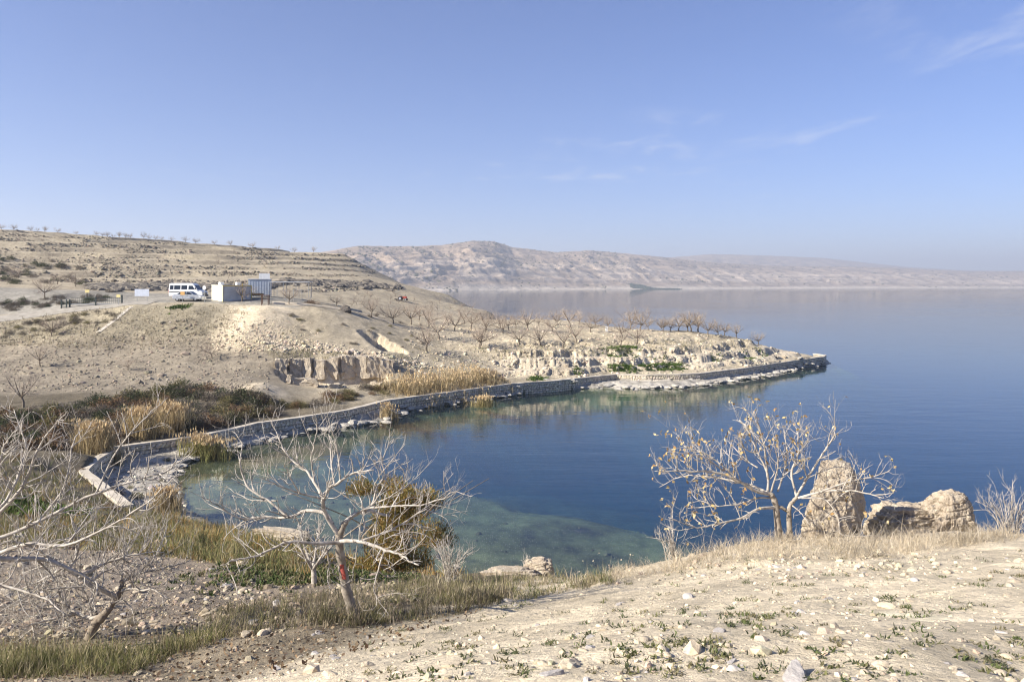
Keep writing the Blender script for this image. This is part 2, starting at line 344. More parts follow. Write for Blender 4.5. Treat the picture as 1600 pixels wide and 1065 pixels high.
# soil colours (albedo) per spot
def soil(x, y, h, il, fr, dl):
    base_h = base_land(x.ravel(), y.ravel()).reshape(x.shape)
    C = np.zeros(x.shape+(3,)); z = zones(x, y)
    n = fbm(x*.12, y*.12, 4)[..., None]; n5 = fbm(x*.6+8, y*.6, 4)[..., None]
    sand = np.array([.67, .57, .41]); fieldc = np.array([.265, .225, .166]); scrub = np.array([.15, .125, .085]); hill = np.array([.375, .318, .225]); orch = np.array([.44, .375, .265])
    plow = np.array([.27, .22, .165])
    C[:] = hill
    def put(m, c):
        m = np.clip(m, 0, 1)[..., None]; C[:] = C*(1-m)+np.asarray(c)*m
    put(sstep(88, 80, y), scrub)
    put(sstep(77, 82, y+2*n[..., 0])*sstep(104, 100, y)*sstep(-22, -27, x), fieldc)
    put(sstep(101, 104, y)*sstep(112, 108, y)*sstep(-30, -34, x)*.8, [.30, .26, .18])
    put(sstep(-20, -12, x)*sstep(95, 105, y)*sstep(200, 170, y), orch)
    put(sstep(.15, .5, n[..., 0])*sstep(110, 150, y)*.5, [.27, .23, .15])
    # stony terrace in the near left, below the berm
    put(sstep(11.5, 13.5, y)*sstep(28, 24, y+4*n[..., 0])*sstep(-3, -5, x), plow)
    put(sstep(12.5, 11, y)*sstep(-1, -4, x), [.36, .295, .205])
    put(z['sand'], sand)
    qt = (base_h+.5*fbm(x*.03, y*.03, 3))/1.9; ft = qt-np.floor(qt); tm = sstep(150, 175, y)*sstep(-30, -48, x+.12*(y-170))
    put(tm*sstep(.80, .87, ft)*sstep(1.0, .95, ft)*sstep(-.25, .15, fbm(x*.05+3, y*.13, 3))*.8, [.25, .213, .158])  # terrace risers: rubble and scrub tone, with the shade on them painted in
    put(tm*sstep(.5, .2, ft)*.5, [.40, .345, .25])
    # spoil heap, pit faces, headland cliffs
    hp = np.exp(-(((x+34.2-(y-105)*-.05)/4.6)**4))*sstep(98, 101, y)*sstep(113.5, 111, y)
    put(hp, [.64, .54, .385])
    clf = sstep(100, 106, y)*sstep(150, 135, y)*sstep(-6, 2, x)*sstep(5.2, 3.6, h+.6*n5[..., 0])*sstep(1.5, 2.0, h)
    put(clf, [.54, .465, .345])
    for P, dep in PITS: put(inside(P, x.ravel(), y.ravel()).reshape(x.shape)*1.0, [.50, .42, .30])
    put(sstep(3.2, 1.2, np.hypot((x+26.3)/1.2, y-83.5))*.9, [.52, .44, .32])
    # parking area and road: pale trodden gravel
    pk = sstep(111, 112.5, y)*sstep(127, 124, y)*sstep(-29, -31, x)
    put(pk, [.27, .25, .21])
    C *= (1+.30*n+.22*n5)
    led = np.array([.385, .355, .30])*(1+.7*n5)
    C[fr] = led[fr]
    bedc = np.array([.086, .100, .050])*(1+.7*n5+.9*n); deep = np.array([.05, .055, .05])*(1+.4*n5); t = sstep(1.2, 3, -h)[..., None]
    bd = bedc*(1-t)+deep*t; C[il] = bd[il]
    return np.clip(C, .02, .8)
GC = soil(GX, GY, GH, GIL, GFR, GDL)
def ground_material():
    m, nt, b = newmat('ground_soil'); a = nd(nt, 'Attribute', attribute_name='col'); g = nd(nt, 'NewGeometry'); P = g.outputs['Position']
    f1 = mrange(nt, noise(nt, P, 2.2, 8, .7), .3, .7, .72, 1.28)
    f2 = mrange(nt, noise(nt, P, 14, 4, .7), .3, .7, .78, 1.22)
    f3 = mrange(nt, noise(nt, P, .7, 10, .78), .3, .7, .70, 1.30)
    mul = math_(nt, 'MULTIPLY', math_(nt, 'MULTIPLY', f1, f2), f3)
    # small pebbles: pale cells of a Voronoi pattern, some dark
    vo = nd(nt, 'TexVoronoi'); vo.inputs['Scale'].default_value = 9.0; nt.links.new(P, vo.inputs['Vector'])
    peb = mrange(nt, vo.outputs['Distance'], .18, .30, 1, 0)
    sel = nd(nt, 'SeparateColor'); nt.links.new(vo.outputs['Color'], sel.inputs[0])
    pk = math_(nt, 'MULTIPLY', peb, math_(nt, 'GREATER_THAN', sel.outputs[0], .55))
    cx = nd(nt, 'CombineXYZ')
    for i in range(3): nt.links.new(mul, cx.inputs[i])
    c = mixcol(nt, 1.0, a.outputs['Color'], cx.outputs[0], 'MULTIPLY')
    pc = mixcol(nt, sel.outputs[1], (.30, .25, .19), (.58, .52, .43))
    c = mixcol(nt, math_(nt, 'MULTIPLY', pk, .55), c, pc)
    nt.links.new(c, b.inputs['Base Color']); b.inputs['Roughness'].default_value = .95
    hgt = math_(nt, 'ADD', math_(nt, 'ADD', math_(nt, 'ADD', noise(nt, P, 5, 8, .75), math_(nt, 'MULTIPLY', noise(nt, P, 26, 4, .7), .45)), math_(nt, 'MULTIPLY', noise(nt, P, 1.1, 6, .7), .9)), math_(nt, 'MULTIPLY', pk, .22))
    bump(nt, b, hgt, .9, .10)
    return m
M_GROUND = ground_material()
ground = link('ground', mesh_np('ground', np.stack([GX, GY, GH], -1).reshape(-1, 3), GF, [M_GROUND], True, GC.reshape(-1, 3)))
tag(ground, 'stony limestone land around the cove with its bed', kind='structure')

# ------------------------------------------------------------------ lake: absorbing water in a closed body
def water_material():
    m, nt, b = newmat('lake_water'); nt.nodes.remove(b); o = nt.nodes['Material Output']
    g = nd(nt, 'NewGeometry'); mp = nd(nt, 'Mapping'); mp.inputs['Scale'].default_value = (.45, 1.6, 1); mp.inputs['Rotation'].default_value = (0, 0, R(12))
    nt.links.new(g.outputs['Position'], mp.inputs[0]); v = mp.outputs[0]
    calm = mrange(nt, noise(nt, g.outputs['Position'], .012, 2), .38, .62, .30, 1.1, True)
    h = math_(nt, 'ADD', noise(nt, v, 1.1, 3, .5), math_(nt, 'MULTIPLY', noise(nt, v, .22, 2, .5), 2.2))
    bp = nd(nt, 'Bump'); bp.inputs['Distance'].default_value = .035; nt.links.new(math_(nt, 'MULTIPLY', calm, .45), bp.inputs['Strength']); nt.links.new(h, bp.inputs['Height'])
    lw = nd(nt, 'LayerWeight'); lw.inputs['Blend'].default_value = .5; nt.links.new(bp.outputs[0], lw.inputs['Normal'])      # the same from above and below
    fz = math_(nt, 'ADD', math_(nt, 'MULTIPLY', math_(nt, 'POWER', lw.outputs['Facing'], 5.0), .98), .02)
    gl = nd(nt, 'BsdfAnisotropic'); gl.inputs['Roughness'].default_value = .02; nt.links.new(bp.outputs[0], gl.inputs['Normal'])
    tr = nd(nt, 'BsdfTransparent'); mx = nd(nt, 'MixShader')
    nt.links.new(fz, mx.inputs[0]); nt.links.new(tr.outputs[0], mx.inputs[1]); nt.links.new(gl.outputs[0], mx.inputs[2])
    nt.links.new(mx.outputs[0], o.inputs['Surface'])
    va = nd(nt, 'VolumeAbsorption'); va.inputs['Color'].default_value = (.50, .81, .88, 1); va.inputs['Density'].default_value = .17
    vs = nd(nt, 'VolumeScatter'); vs.inputs['Color'].default_value = (.10, .42, 1, 1); vs.inputs['Density'].default_value = .005
    ad = nd(nt, 'AddShader'); nt.links.new(va.outputs[0], ad.inputs[0]); nt.links.new(vs.outputs[0], ad.inputs[1])
    nt.links.new(ad.outputs[0], o.inputs['Volume'])
    return m
M_WATER = water_material()
wx0, wx1, wy0, wy1, wz0 = -1400, 6900, 18, 8900, -11.0
WV = [(x, y, z) for z in (wz0, 0) for x, y in ((wx0, wy0), (wx1, wy0), (wx1, wy1), (wx0, wy1))]
WF = [(0, 3, 2, 1), (4, 5, 6, 7), (0, 1, 5, 4), (1, 2, 6, 5), (2, 3, 7, 6), (3, 0, 4, 7)]
lake = link('lake', mesh_np('lake', WV, np.array(WF), [M_WATER])); tag(lake, 'calm blue lake filling the cove', kind='structure')
M_BED = simple('lake_bed', (.03, .035, .03), (.05, .055, .05), .5, coord='Object')
b0 = 136.0
BV = [(-1450, 630, -9.6), (-290, 630, -9.6), (b0, 630, -9.6), (b0, 15, -9.6), (7000, 15, -9.6), (7000, 9000, -9.6), (-1450, 9000, -9.6)]
bed = link('lake_bed', mesh_np('lake_bed', [(-1450, 400, -9.7), (7000, 15, -9.7), (7000, 9000, -9.7), (-1450, 9000, -9.7), (100, 15, -9.7)], [np.array([(0, 4, 1), ]), np.array([(0, 1, 2, 3)])], [M_BED])); tag(bed, kind='structure')

# ------------------------------------------------------------------ hills across the lake
def interp(px, T): T = np.array(T); return np.interp(px, T[:, 0], T[:, 1])
def range_mesh(px0, px1, step, shore, sky_, depth, nv, seed, prof):
    px = np.arange(px0, px1, step); v = np.concatenate([np.linspace(0, 1, nv), 1+np.linspace(.04, .5, 10)])
    PX, V = np.meshgrid(px, v); SY = interp(PX, shore); RY = SY*depth; Y = SY+(RY-SY)*V; X = (PX-800)/FPX*Y
    RZ = EYE+(HORY-interp(PX, sky_))/FPX*RY
    pr = np.interp(V, *prof)
    # gullies running down to the water, badlands in the lower half
    u = X+.12*Y+160*fbm(X/420.+seed, Y/420., 3); Yo = Y+120*fbm(X/300.+7, Y/300.+seed, 3)
    rid = fbm(u/260.+seed, Yo/620., 5, True)-.9; rid2 = fbm(u/75.+seed*2, Yo/210., 4, True)-.9; lat = fbm(X/500+seed, Y/420., 4); rid3 = fbm(u/28.+seed*3, Yo/75., 3, True)-.9
    env = np.sin(np.pi*np.clip(V, 0, 1))**.8
    z = RZ*(pr+env*(.075*rid+.030*rid2+.012*rid3+.05*lat))
    st = fbm(X/300., Y/300., 2)*.03+pr
    z = z+env*RZ*.03*(sstep(.3, .7, (st*9) % 1)-.5)                      # strata benches
    z = np.maximum(z, RZ*.015*np.minimum(V*30, 1)-(V <= 0)*4)
    z = np.where(V > 1, RZ*(1-.5*(V-1)), z)
    z = z+(V >= .97)*fbm(X/90., Y/90., 3)*2.2
    n = len(px); m = len(v); ii = np.arange(n*m).reshape(m, n)
    F = np.stack([ii[:-1, :-1], ii[:-1, 1:], ii[1:, 1:], ii[1:, :-1]], -1).reshape(-1, 4)
    nn = fbm(X/120., Y/120., 4)[..., None]; bad = (sstep(.08, .2, pr)*sstep(.66, .45, pr+.1*lat)*sstep(-.3, .3, rid2+.4*lat))[..., None]
    bnd = fbm(z[..., None]/11.+.6*fbm(X/400., Y/400., 2)[..., None], X[..., None]/2500., 2)
    C = np.array([.31, .24, .175])*(1+.2*nn+.25*bnd); C = C*(1-bad)+np.array([.44, .36, .275])*(1+.3*bnd)*bad
    low = sstep(.10, .02, pr)[..., None]; C = C*(1-low)+np.array([.50, .43, .34])*low
    return np.stack([X, Y, z], -1).reshape(-1, 3), F, C.reshape(-1, 3), (X, Y, z, pr)
SHORE = [(200, 1300), (560, 1800), (640, 1980), (720, 2200), (800, 2440), (900, 2720), (1000, 3000), (1150, 3450), (1300, 3900), (1600, 4500), (2000, 4900)]
_sp = np.arange(150, 2060, 10.); _sv = np.interp(_sp, *np.array(SHORE).T); _k = np.hanning(23); _k /= _k.sum(); _sv[11:-11] = np.convolve(_sv, _k, 'valid'); SHORE = list(zip(_sp, _sv))
SKY1 = [(200, 400), (480, 398), (525, 390), (560, 384), (620, 385), (690, 383), (715, 379), (740, 376), (772, 377), (800, 386), (870, 394), (920, 391), (1000, 398), (1060, 404), (1100, 409), (1200, 415), (1300, 416), (1400, 418), (1450, 421), (1520, 424), (1600, 423), (1700, 425), (2000, 424)]
SKY2 = [(700, 420), (900, 412), (1000, 406), (1060, 401), (1110, 397), (1160, 398), (1220, 400), (1290, 403), (1350, 410), (1420, 417), (1500, 422), (1600, 424), (1750, 419), (2000, 421)]
M_HILL = attrmat('far_hill_soil', .95, 0, .02, .35)
V_, F_, C_, HG1 = range_mesh(200, 2000, 2.6, SHORE, SKY1, 1.45, 110, 3.0, ([0, .04, .12, .35, .6, .85, 1, 2], [0, .03, .10, .42, .66, .88, 1, 1]))
hill1 = link('far_hills', mesh_np('far_hills', V_, F_, [M_HILL], True, C_)); tag(hill1, 'eroded limestone hills on the far shore', kind='structure')
SHORE2 = [(p, d*1.75) for p, d in SHORE]
V_, F_, C_, HG2 = range_mesh(850, 1950, 5, SHORE2, SKY2, 1.25, 36, 9.0, ([0, .2, 1, 2], [.3, .5, 1, 1]))
hill2 = link('distant_ridge', mesh_np('distant_ridge', V_, F_, [M_HILL], True, C_)); tag(hill2, 'pink distant ridge behind the far shore', kind='structure')
# dark scrub dotted over the far hills, and the dark plantation near the water
_ico = None
def ico(sub):
    import bmesh
    bm = bmesh.new(); bmesh.ops.create_icosphere(bm, subdivisions=sub, radius=1.0)
    V = np.array([v.co[:] for v in bm.verts]); F = np.array([[v.index for v in f.verts] for f in bm.faces]); bm.free(); return V, F
def blob(sub, seed, amp=.35, flat=.8):
    V, F = ico(sub); r = 1+amp*(fbm(V[:, 0]*1.3+seed, V[:, 1]*1.3+V[:, 2]*1.7, 3)); V = V*r[:, None]; V[:, 2] *= flat; return V, F
X, Y, Z, PR = HG1
k = 6000; iv = RS.randint(2, 108, k*3); ih = RS.randint(0, X.shape[1]-1, k*3)
den = sstep(-.25, .35, fbm(X[iv, ih]/260.+2, Y[iv, ih]/260., 3)+.35*(PR[iv, ih]-.45)); keep = RS.rand(k*3) < den; iv = iv[keep][:k]; ih = ih[keep][:k]
pos = np.stack([X[iv, ih]+RS.uniform(-8, 8, len(iv)), Y[iv, ih]+RS.uniform(-8, 8, len(iv)), Z[iv, ih]], 1)
scl = RS.gamma(3, .6, len(iv))+.7; V_, Fs = merge([blob(1, 1), blob(1, 5)], RS.randint(0, 2, len(iv)), pos, RS.rand(len(iv))*6.3, np.stack([scl*1.2, scl*1.2, scl*.8], 1))
M_SCRUB = simple('far_scrub', (.06, .065, .035), (.10, .10, .055), .05, .95)
tag(link('hillside_scrub', mesh_np('hillside_scrub', V_, Fs, [M_SCRUB])), 'dark scrub dotted over the far hills', 'scrub', kind='stuff')
k = 1500; pxs = RS.uniform(985, 1068, k); tt = RS.rand(k)
yy = 3015+tt*110; xx = (pxs-800)/FPX*yy; wd = (pxs < 1066-60*tt)
def z1(x, y):
    px = 800+x/y*FPX; j = np.clip(((px-200)/2.6).astype(int), 0, X.shape[1]-1); o = np.zeros(len(x))
    for a in range(len(x)): o[a] = np.interp(y[a], Y[:, j[a]], Z[:, j[a]])
    return o
xx, yy = xx[wd], yy[wd]; pos = np.stack([xx, yy, z1(xx, yy)+1.2], 1); s_ = RS.uniform(2.2, 3.6, len(xx))
V_, Fs = merge([blob(1, 1), blob(1, 5)], RS.randint(0, 2, len(xx)), pos, RS.rand(len(xx))*6.3, np.stack([s_, s_, s_*1.3], 1))
tag(link('shore_plantation', mesh_np('shore_plantation', V_, Fs, [simple('plantation_leaf', (.03, .045, .03), (.05, .065, .04), .05)])), 'dark tree plantation on the far shore', 'wood', kind='stuff')

# ------------------------------------------------------------------ haze: a box of even, thin air round everything
hb = [(x, y, z) for z in (-13.5, 420) for x, y in ((-9500, -400), (9500, -400), (9500, 12500), (-9500, 12500))]
hm = bpy.data.materials.new('haze_air'); hm.use_nodes = True; hm.node_tree.nodes.clear()
pv = hm.node_tree.nodes.new('ShaderNodeVolumePrincipled'); ho = hm.node_tree.nodes.new('ShaderNodeOutputMaterial')
pv.inputs['Color'].default_value = (.80, .86, .97, 1); pv.inputs['Density'].default_value = 1.9e-4; pv.inputs['Anisotropy'].default_value = .2
hm.node_tree.links.new(pv.outputs[0], ho.inputs['Volume'])
haze = link('haze', mesh_np('haze', hb, np.array(WF), [hm])); tag(haze, 'thin pale haze in the air', kind='stuff')
# ------------------------------------------------------------------ more helpers: finding the ground, tubes, rocks, blades
_yr = np.concatenate([np.arange(2.2, 60, .08), np.arange(60, 330, .3)])
def hits(pts):
    """ground points seen at the given picture positions"""
    pts = np.asarray(pts, float); n = len(pts); res = np.zeros((n, 3))
    X = (pts[:, :1]-800)/FPX*_yr[None]; Yv = np.repeat(_yr[None], n, 0); Z = EYE-(pts[:, 1:2]-HORY)/FPX*_yr[None]
    h = np.maximum(Hg(X, Yv), 0)
    ok = Z <= h; k = np.where(ok.any(1), ok.argmax(1), len(_yr)-1)
    i = np.arange(n); res[:, 0] = X[i, k]; res[:, 1] = Yv[i, k]; res[:, 2] = h[i, k]; return res
def hit(px, py): return tuple(hits([(px, py)])[0])
def onground(x, y, dz=0.0):
    x = np.asarray(x, float); y = np.asarray(y, float); return np.stack([x, y, Hg(x, y)+dz], -1)
def merge_c(templates, pick, pos, rz, sc, cols, tilt=None):
    V, Fs = merge(templates, pick, pos, rz, sc, tilt); pick = np.asarray(pick); cl = []
    for k, (tv, tf) in enumerate(templates):
        idx = np.nonzero(pick == k)[0]
        if len(idx): cl.append(np.repeat(cols[idx], len(tv), 0))
    return V, Fs, np.concatenate(cl)
def smoothline(P, n):
    P = np.asarray(P, float); m = len(P)
    if m == 2: return P[0]+(P[1]-P[0])*np.linspace(0, 1, n)[:, None]
    Q = np.concatenate([[2*P[0]-P[1]], P, [2*P[-1]-P[-2]]]); t = np.linspace(0, m-1-1e-6, n); i = t.astype(int); f = (t-i)[:, None]
    a, b, c, d = Q[i], Q[i+1], Q[i+2], Q[i+3]
    return .5*((2*b)+(c-a)*f+(2*a-5*b+4*c-d)*f**2+(3*b-a-3*c+d)*f**3)
def tubes(L, sides):
    """L: list of (points (K,3), radii (K)); returns V, list of face arrays"""
    Vs = []; Fs = []; off = 0; by = {}
    for p, r in L: by.setdefault(len(p), []).append((p, r))
    for K, g in by.items():
        P = np.array([a for a, _ in g]); Rr = np.array([b for _, b in g]); N = len(g)
        T = np.gradient(P, axis=1); T /= np.linalg.norm(T, axis=2, keepdims=True)+1e-9
        ref = np.where(np.abs(T[:, :1, 2:3]) > .9, np.array([1., 0, 0]), np.array([0, 0, 1.])); ref = np.repeat(ref, K, 1)
        U = np.cross(T, ref); U /= np.linalg.norm(U, axis=2, keepdims=True)+1e-9; W = np.cross(T, U)
        a = np.arange(sides)/sides*2*np.pi
        V = P[:, :, None]+Rr[:, :, None, None]*(U[:, :, None]*np.cos(a)[:, None]+W[:, :, None]*np.sin(a)[:, None])
        V = np.concatenate([V.reshape(N, -1, 3), P[:, -1:]+T[:, -1:]*Rr[:, -1:, None]*.6], 1)
        k = np.arange(K-1)[:, None]*sides; j = np.arange(sides)[None]; jn = (j+1) % sides
        q = np.stack([k+j, k+jn, k+sides+jn, k+sides+j], -1).reshape(-1, 4); b = (K-1)*sides
        t = np.stack([b+np.arange(sides), b+(np.arange(sides)+1) % sides, np.full(sides, K*sides)], -1)
        o = (np.arange(N)*(K*sides+1))[:, None, None]+off
        Vs.append(V.reshape(-1, 3)); Fs += [(q[None]+o).reshape(-1, 4), (t[None]+o).reshape(-1, 3)]; off += N*(K*sides+1)
    return np.concatenate(Vs), Fs
def twig_on(limbs, rg, step, L, up=.35, t0=.25, rmax=.012, K=5, side=.9, rend=.5, curve=.35):
    o = []
    for p, r in limbs:
        seg = np.linalg.norm(np.diff(p, axis=0), axis=1); cu = np.concatenate([[0], np.cumsum(seg)]); tot = cu[-1]
        s = tot*t0+rg.rand()*step
        while s < tot:
            q = np.array([np.interp(s, cu, p[:, k]) for k in range(3)]); i = min(np.searchsorted(cu, s), len(p)-1); t = p[i]-p[i-1]; t = t/(np.linalg.norm(t)+1e-9)
            a = rg.normal(size=3); a -= t*a.dot(t); a /= np.linalg.norm(a)+1e-9
            d = t*.55+a*side+np.array([0, 0, up]); d /= np.linalg.norm(d); l = L*rg.uniform(.35, 1.0); rr = min(np.interp(s, cu, r)*.75, rmax)*rg.uniform(.75, 1.1)
            u = np.linspace(0, 1, K)[:, None]; w = rg.normal(size=3)*.22
            pts = q+d*l*u+np.array([0, 0, 1])*l*curve*rg.uniform(-.2, 1)*u**2+w*l*np.sin(u*3.1)*.5
            o.append((pts, np.linspace(rr, rr*rend, K))); s += step*rg.uniform(.5, 1.5)
    return o
def rock(seed, sub=3, cuts=9, amp=.12, flat=.7, fr=1.7):
    rg = np.random.RandomState(seed); V, F = ico(sub)
    for i in range(cuts):
        n = rg.normal(size=3); n /= np.linalg.norm(n); d = rg.uniform(.45, .85); e = np.maximum(V@n-d, 0); V = V-e[:, None]*n*.85
    r = 1+amp*fbm(V[:, 0]*fr+seed, V[:, 1]*fr+V[:, 2]*2.1, 4); V = V*r[:, None]; V[:, 2] *= flat
    V = V*np.array([1, rg.uniform(.65, .95), 1]); return V, F
def blades(base, n_per, h, w, lean, rg, cols, colvar=.2, spread=.06, curl=.5, segs=2):
    """grass blades: base (N,3) tuft positions, h (N,), cols (N,3)"""
    N = len(base); M = N*n_per; b = np.repeat(base, n_per, 0); hh = np.repeat(h, n_per)*rg.uniform(.45, 1.05, M)
    a = rg.uniform(0, 2*np.pi, M); ln = rg.uniform(.05, 1, M)*lean; off = rg.normal(0, 1, (M, 2))*np.repeat(np.broadcast_to(spread, (N,)), n_per)[:, None]
    b = b.copy(); b[:, 0] += off[:, 0]; b[:, 1] += off[:, 1]; d = np.stack([np.cos(a), np.sin(a)], 1)
    fa = rg.uniform(0, 2*np.pi, M); side = np.stack([np.cos(fa), np.sin(fa), np.zeros(M)], 1)
    V = []; ww = w*rg.uniform(.6, 1.3, M)
    for k in range(segs+1):
        t = k/segs; o = ln*hh*(t*(1-curl)+t*t*curl); z = hh*(t-.35*ln*t*t)
        p = b+np.stack([d[:, 0]*o, d[:, 1]*o, z], 1)
        if k < segs: q = side*(ww*(1-.35*t))[:, None]; V += [p-q, p+q]
        else: V.append(p)
    V = np.stack(V, 1); nv = 2*segs+1; o = (np.arange(M)*nv)[:, None]
    Q = [np.array([2*k, 2*k+1, 2*k+3, 2*k+2])+o for k in range(segs-1)]; T = np.array([2*segs-2, 2*segs-1, 2*segs])+o
    c = np.repeat(cols, n_per, 0)*rg.uniform(1-colvar, 1+colvar, (M, 1)); c = np.repeat(c, nv, 0)
    return V.reshape(-1, 3), ([np.concatenate(Q)] if Q else [])+[T], np.clip(c, .01, .9)
def leafcloud(n, rg, rad, size, cols, colvar=.25, hollow=.35, up=.3):
    """leaf-sized triangles through a lumpy crown volume"""
    u = rg.normal(size=(n, 3)); u /= np.linalg.norm(u, axis=1)[:, None]; u[:, 2] = np.abs(u[:, 2])*1.0
    lump = 1+.35*fbm(u[:, 0]*1.8+rg.rand()*9, u[:, 1]*1.8+u[:, 2]*1.5, 3)*1.5
    r = (hollow+(1-hollow)*rg.rand(n)**.6)*lump; p = u*r[:, None]*np.asarray(rad)
    d = u+rg.normal(0, .7, (n, 3))+np.array([0, 0, up]); d /= np.linalg.norm(d, axis=1)[:, None]; s = np.cross(d, rg.normal(size=(n, 3))); s /= np.linalg.norm(s, axis=1)[:, None]
    l = size*rg.uniform(.5, 1.4, n)[:, None]; V = np.stack([p-s*l*.28, p+s*l*.28, p+d*l*1.6], 1).reshape(-1, 3)
    ci = rg.randint(0, len(cols), n); c = np.asarray(cols)[ci]*rg.uniform(1-colvar, 1+colvar, (n, 1))
    return V, np.arange(3*n).reshape(-1, 3), np.repeat(c, 3, 0)

M_BARK = simple('grey_bark', (.24, .21, .172), (.49, .445, .385), 9, .9, .8, .012, det=8, lo=.3, hi=.6)
M_BARKT = simple('trunk_bark', (.20, .165, .125), (.38, .33, .265), 8, .9, .8, .02, det=8)
M_BARKD = simple('brown_bark', (.20, .16, .12), (.33, .28, .22), 10, .9, .5, .02)
M_TWIGF = simple('orchard_twig', (.30, .24, .185), (.44, .365, .29), 2, .9, vary=.12)
M_TRUNKF = simple('orchard_trunk', (.13, .105, .08), (.23, .19, .15), 5, .9, .4, .03, vary=.15)
M_BLADE = attrmat('dry_grass', .85, .25)
M_LEAF = attrmat('shrub_leaf', .85, .2)
M_STONE = attrmat('loose_stone', .92, 0, 9.0, .22)
def limestone(name, c1, c2, c3, sc):
    m, nt, b = newmat(name); t = nd(nt, 'NewGeometry'); v = t.outputs['Position']
    c = mixcol(nt, mrange(nt, noise(nt, v, sc, 6, .65), .35, .65, 0, 1), c1, c2)
    c = mixcol(nt, mrange(nt, noise(nt, v, sc*5, 5, .7), .52, .68, 0, .8), c, c3)
    nt.links.new(c, b.inputs['Base Color']); b.inputs['Roughness'].default_value = .95
    hh = math_(nt, 'ADD', noise(nt, v, sc*2, 8, .72), math_(nt, 'MULTIPLY', noise(nt, v, sc*9, 4, .7), .35)); bump(nt, b, hh, .9, .35/sc); return m
M_ROCK = limestone('pale_limestone', (.40, .33, .25), (.56, .49, .38), (.27, .22, .16), 1.6)
M_ROCKN = limestone('conglomerate_rock', (.43, .35, .26), (.60, .52, .40), (.24, .19, .14), 4.0)
M_LEDGE = limestone('bleached_limestone', (.42, .39, .335), (.56, .52, .45), (.26, .24, .20), 1.5)

# ------------------------------------------------------------------ retaining wall: core, stone facing, coping
def strip(L, d0, d1, z0, z1):
    n = len(L); A = offset_line(L, np.full(n, d0)); B = offset_line(L, np.full(n, d1))
    V = np.concatenate([np.c_[A, np.full(n, z0)], np.c_[B, np.full(n, z0)], np.c_[B, np.full(n, z1)], np.c_[A, np.full(n, z1)]]); F = []
    for i in range(n-1):
        for a, b in ((0, 1), (1, 2), (2, 3), (3, 0)): F.append((a*n+i, b*n+i, b*n+i+1, a*n+i+1))
    F += [(0, 3*n, 2*n, n), (n-1, 2*n-1, 3*n-1, 4*n-1)]; return V, np.array(F)
def dense(L, step):
    L = np.array(L); o = [L[0]]
    for a, b in zip(L[:-1], L[1:]):
        k = max(1, int(np.linalg.norm(b-a)/step))
        for i in range(1, k+1): o.append(a+(b-a)*i/k)
    return np.array(o)
DL = dense(WALLF, .9)
wall = thing('retaining_wall', (0, 0, 0), 'long curving retaining wall of pale rubble stone along the cove', 'wall')
M_MORTAR = simple('dark_mortar', (.26, .23, .18), (.37, .33, .26), 2.0, .95, .4, .03)
M_COPING = simple('pale_coping', (.44, .39, .31), (.58, .52, .43), 1.2, .9, .4, .03)
V_, F_ = strip(WALLF, -.30, .10, -.5, WTOP-.13); link('wall_core', mesh_np('wall_core', V_, F_, [M_MORTAR]), wall)
V_, F_ = strip(DL, -.40, .20, WTOP-.13, WTOP+.03); V_[:, 2] += .07*fbm(V_[:, 0]*.7, V_[:, 1]*.7, 4); V_[:, :2] += .03*fbm(V_[:, 0]*1.7, V_[:, 1]*1.7+4, 2)[:, None]
link('coping', mesh_np('coping', V_, F_, [M_COPING]), wall)
rg = np.random.RandomState(5); pos = []; rz = []; sc = []; cc = []
W_ = np.array(WALLF)
for a, b in zip(W_[:-1], W_[1:]):
    d = b-a; l = np.linalg.norm(d); d /= l; nrm = np.array([d[1], -d[0]]); z = -.12; row = 0
    while z < WTOP-.2:
        hgt = rg.uniform(.24, .36); s = rg.uniform(0, .2)
        while s < l-.08:
            ln = rg.uniform(.26, .52); c = a+d*min(s+ln/2, l-.06)+nrm*(.10+rg.uniform(-.01, .03))
            pos.append((c[0], c[1], min(z+hgt/2, WTOP-.26))); rz.append(math.atan2(d[1], d[0])); sc.append((ln*.54, .10, hgt*.53)); k = rg.uniform(.75, 1.15)
            cc.append(np.array([.68, .595, .455])*k*(1, rg.uniform(.95, 1.02), rg.uniform(.9, 1.06))); s += ln
        z += hgt
pos = np.array(pos); cc = np.array(cc); n = len(pos)
T_ = [rock(s, 1, 3, .1, 1.0) for s in (1, 2, 3)]; T_ = [(v/np.abs(v).max(0), f) for v, f in T_]
V_, Fs, C_ = merge_c(T_, rg.randint(0, 3, n), pos, np.array(rz), np.array(sc), cc)
fc = link('stone_facing', mesh_np('stone_facing', V_, Fs, [M_STONE], False, C_), wall); fc['kind'] = 'stuff'

# ------------------------------------------------------------------ rocks
def rockset(name, seeds, mat, sub=3, **kw): return [mesh_np(name, *rock(s, sub, **kw), [mat]) for s in seeds]
def place(me, name, loc, sc, rz, label, cat, group=None, tilt=(0, 0)):
    o = link(name, me, None, loc); o.scale = sc if isinstance(sc, tuple) else (sc, sc, sc); o.rotation_euler = (tilt[0], tilt[1], rz); return tag(o, label, cat, group)
rg = np.random.RandomState(21)
LEDGE = rockset('ledge_rock', range(30, 36), M_LEDGE, 2, flat=.45)
wl = dense(WLINE[2:], .5); wl = wl[rg.permutation(len(wl))[:210]]
for x, y in wl:
    o = rg.uniform(-.1, 1.0); s = rg.uniform(.28, .75); x += rg.normal(0, .3)-.25*o; y += .8*o
    place(LEDGE[rg.randint(6)], 'ledge_rock', (x, y, max(gz(x, y), -.1)+.03), (s*1.5, s, s*.8), rg.uniform(0, 6.3), 'bleached limestone slab at the waterline %s' % ('by the inner wall corner' if x < -20 else 'below the wall beside the excavation' if x < -8 else 'below the wall beside the reed stand' if x < 6 else 'below the wall of the headland' if x < 35 else 'at the tip of the headland'), 'rock', 'white rocks along the waterline')
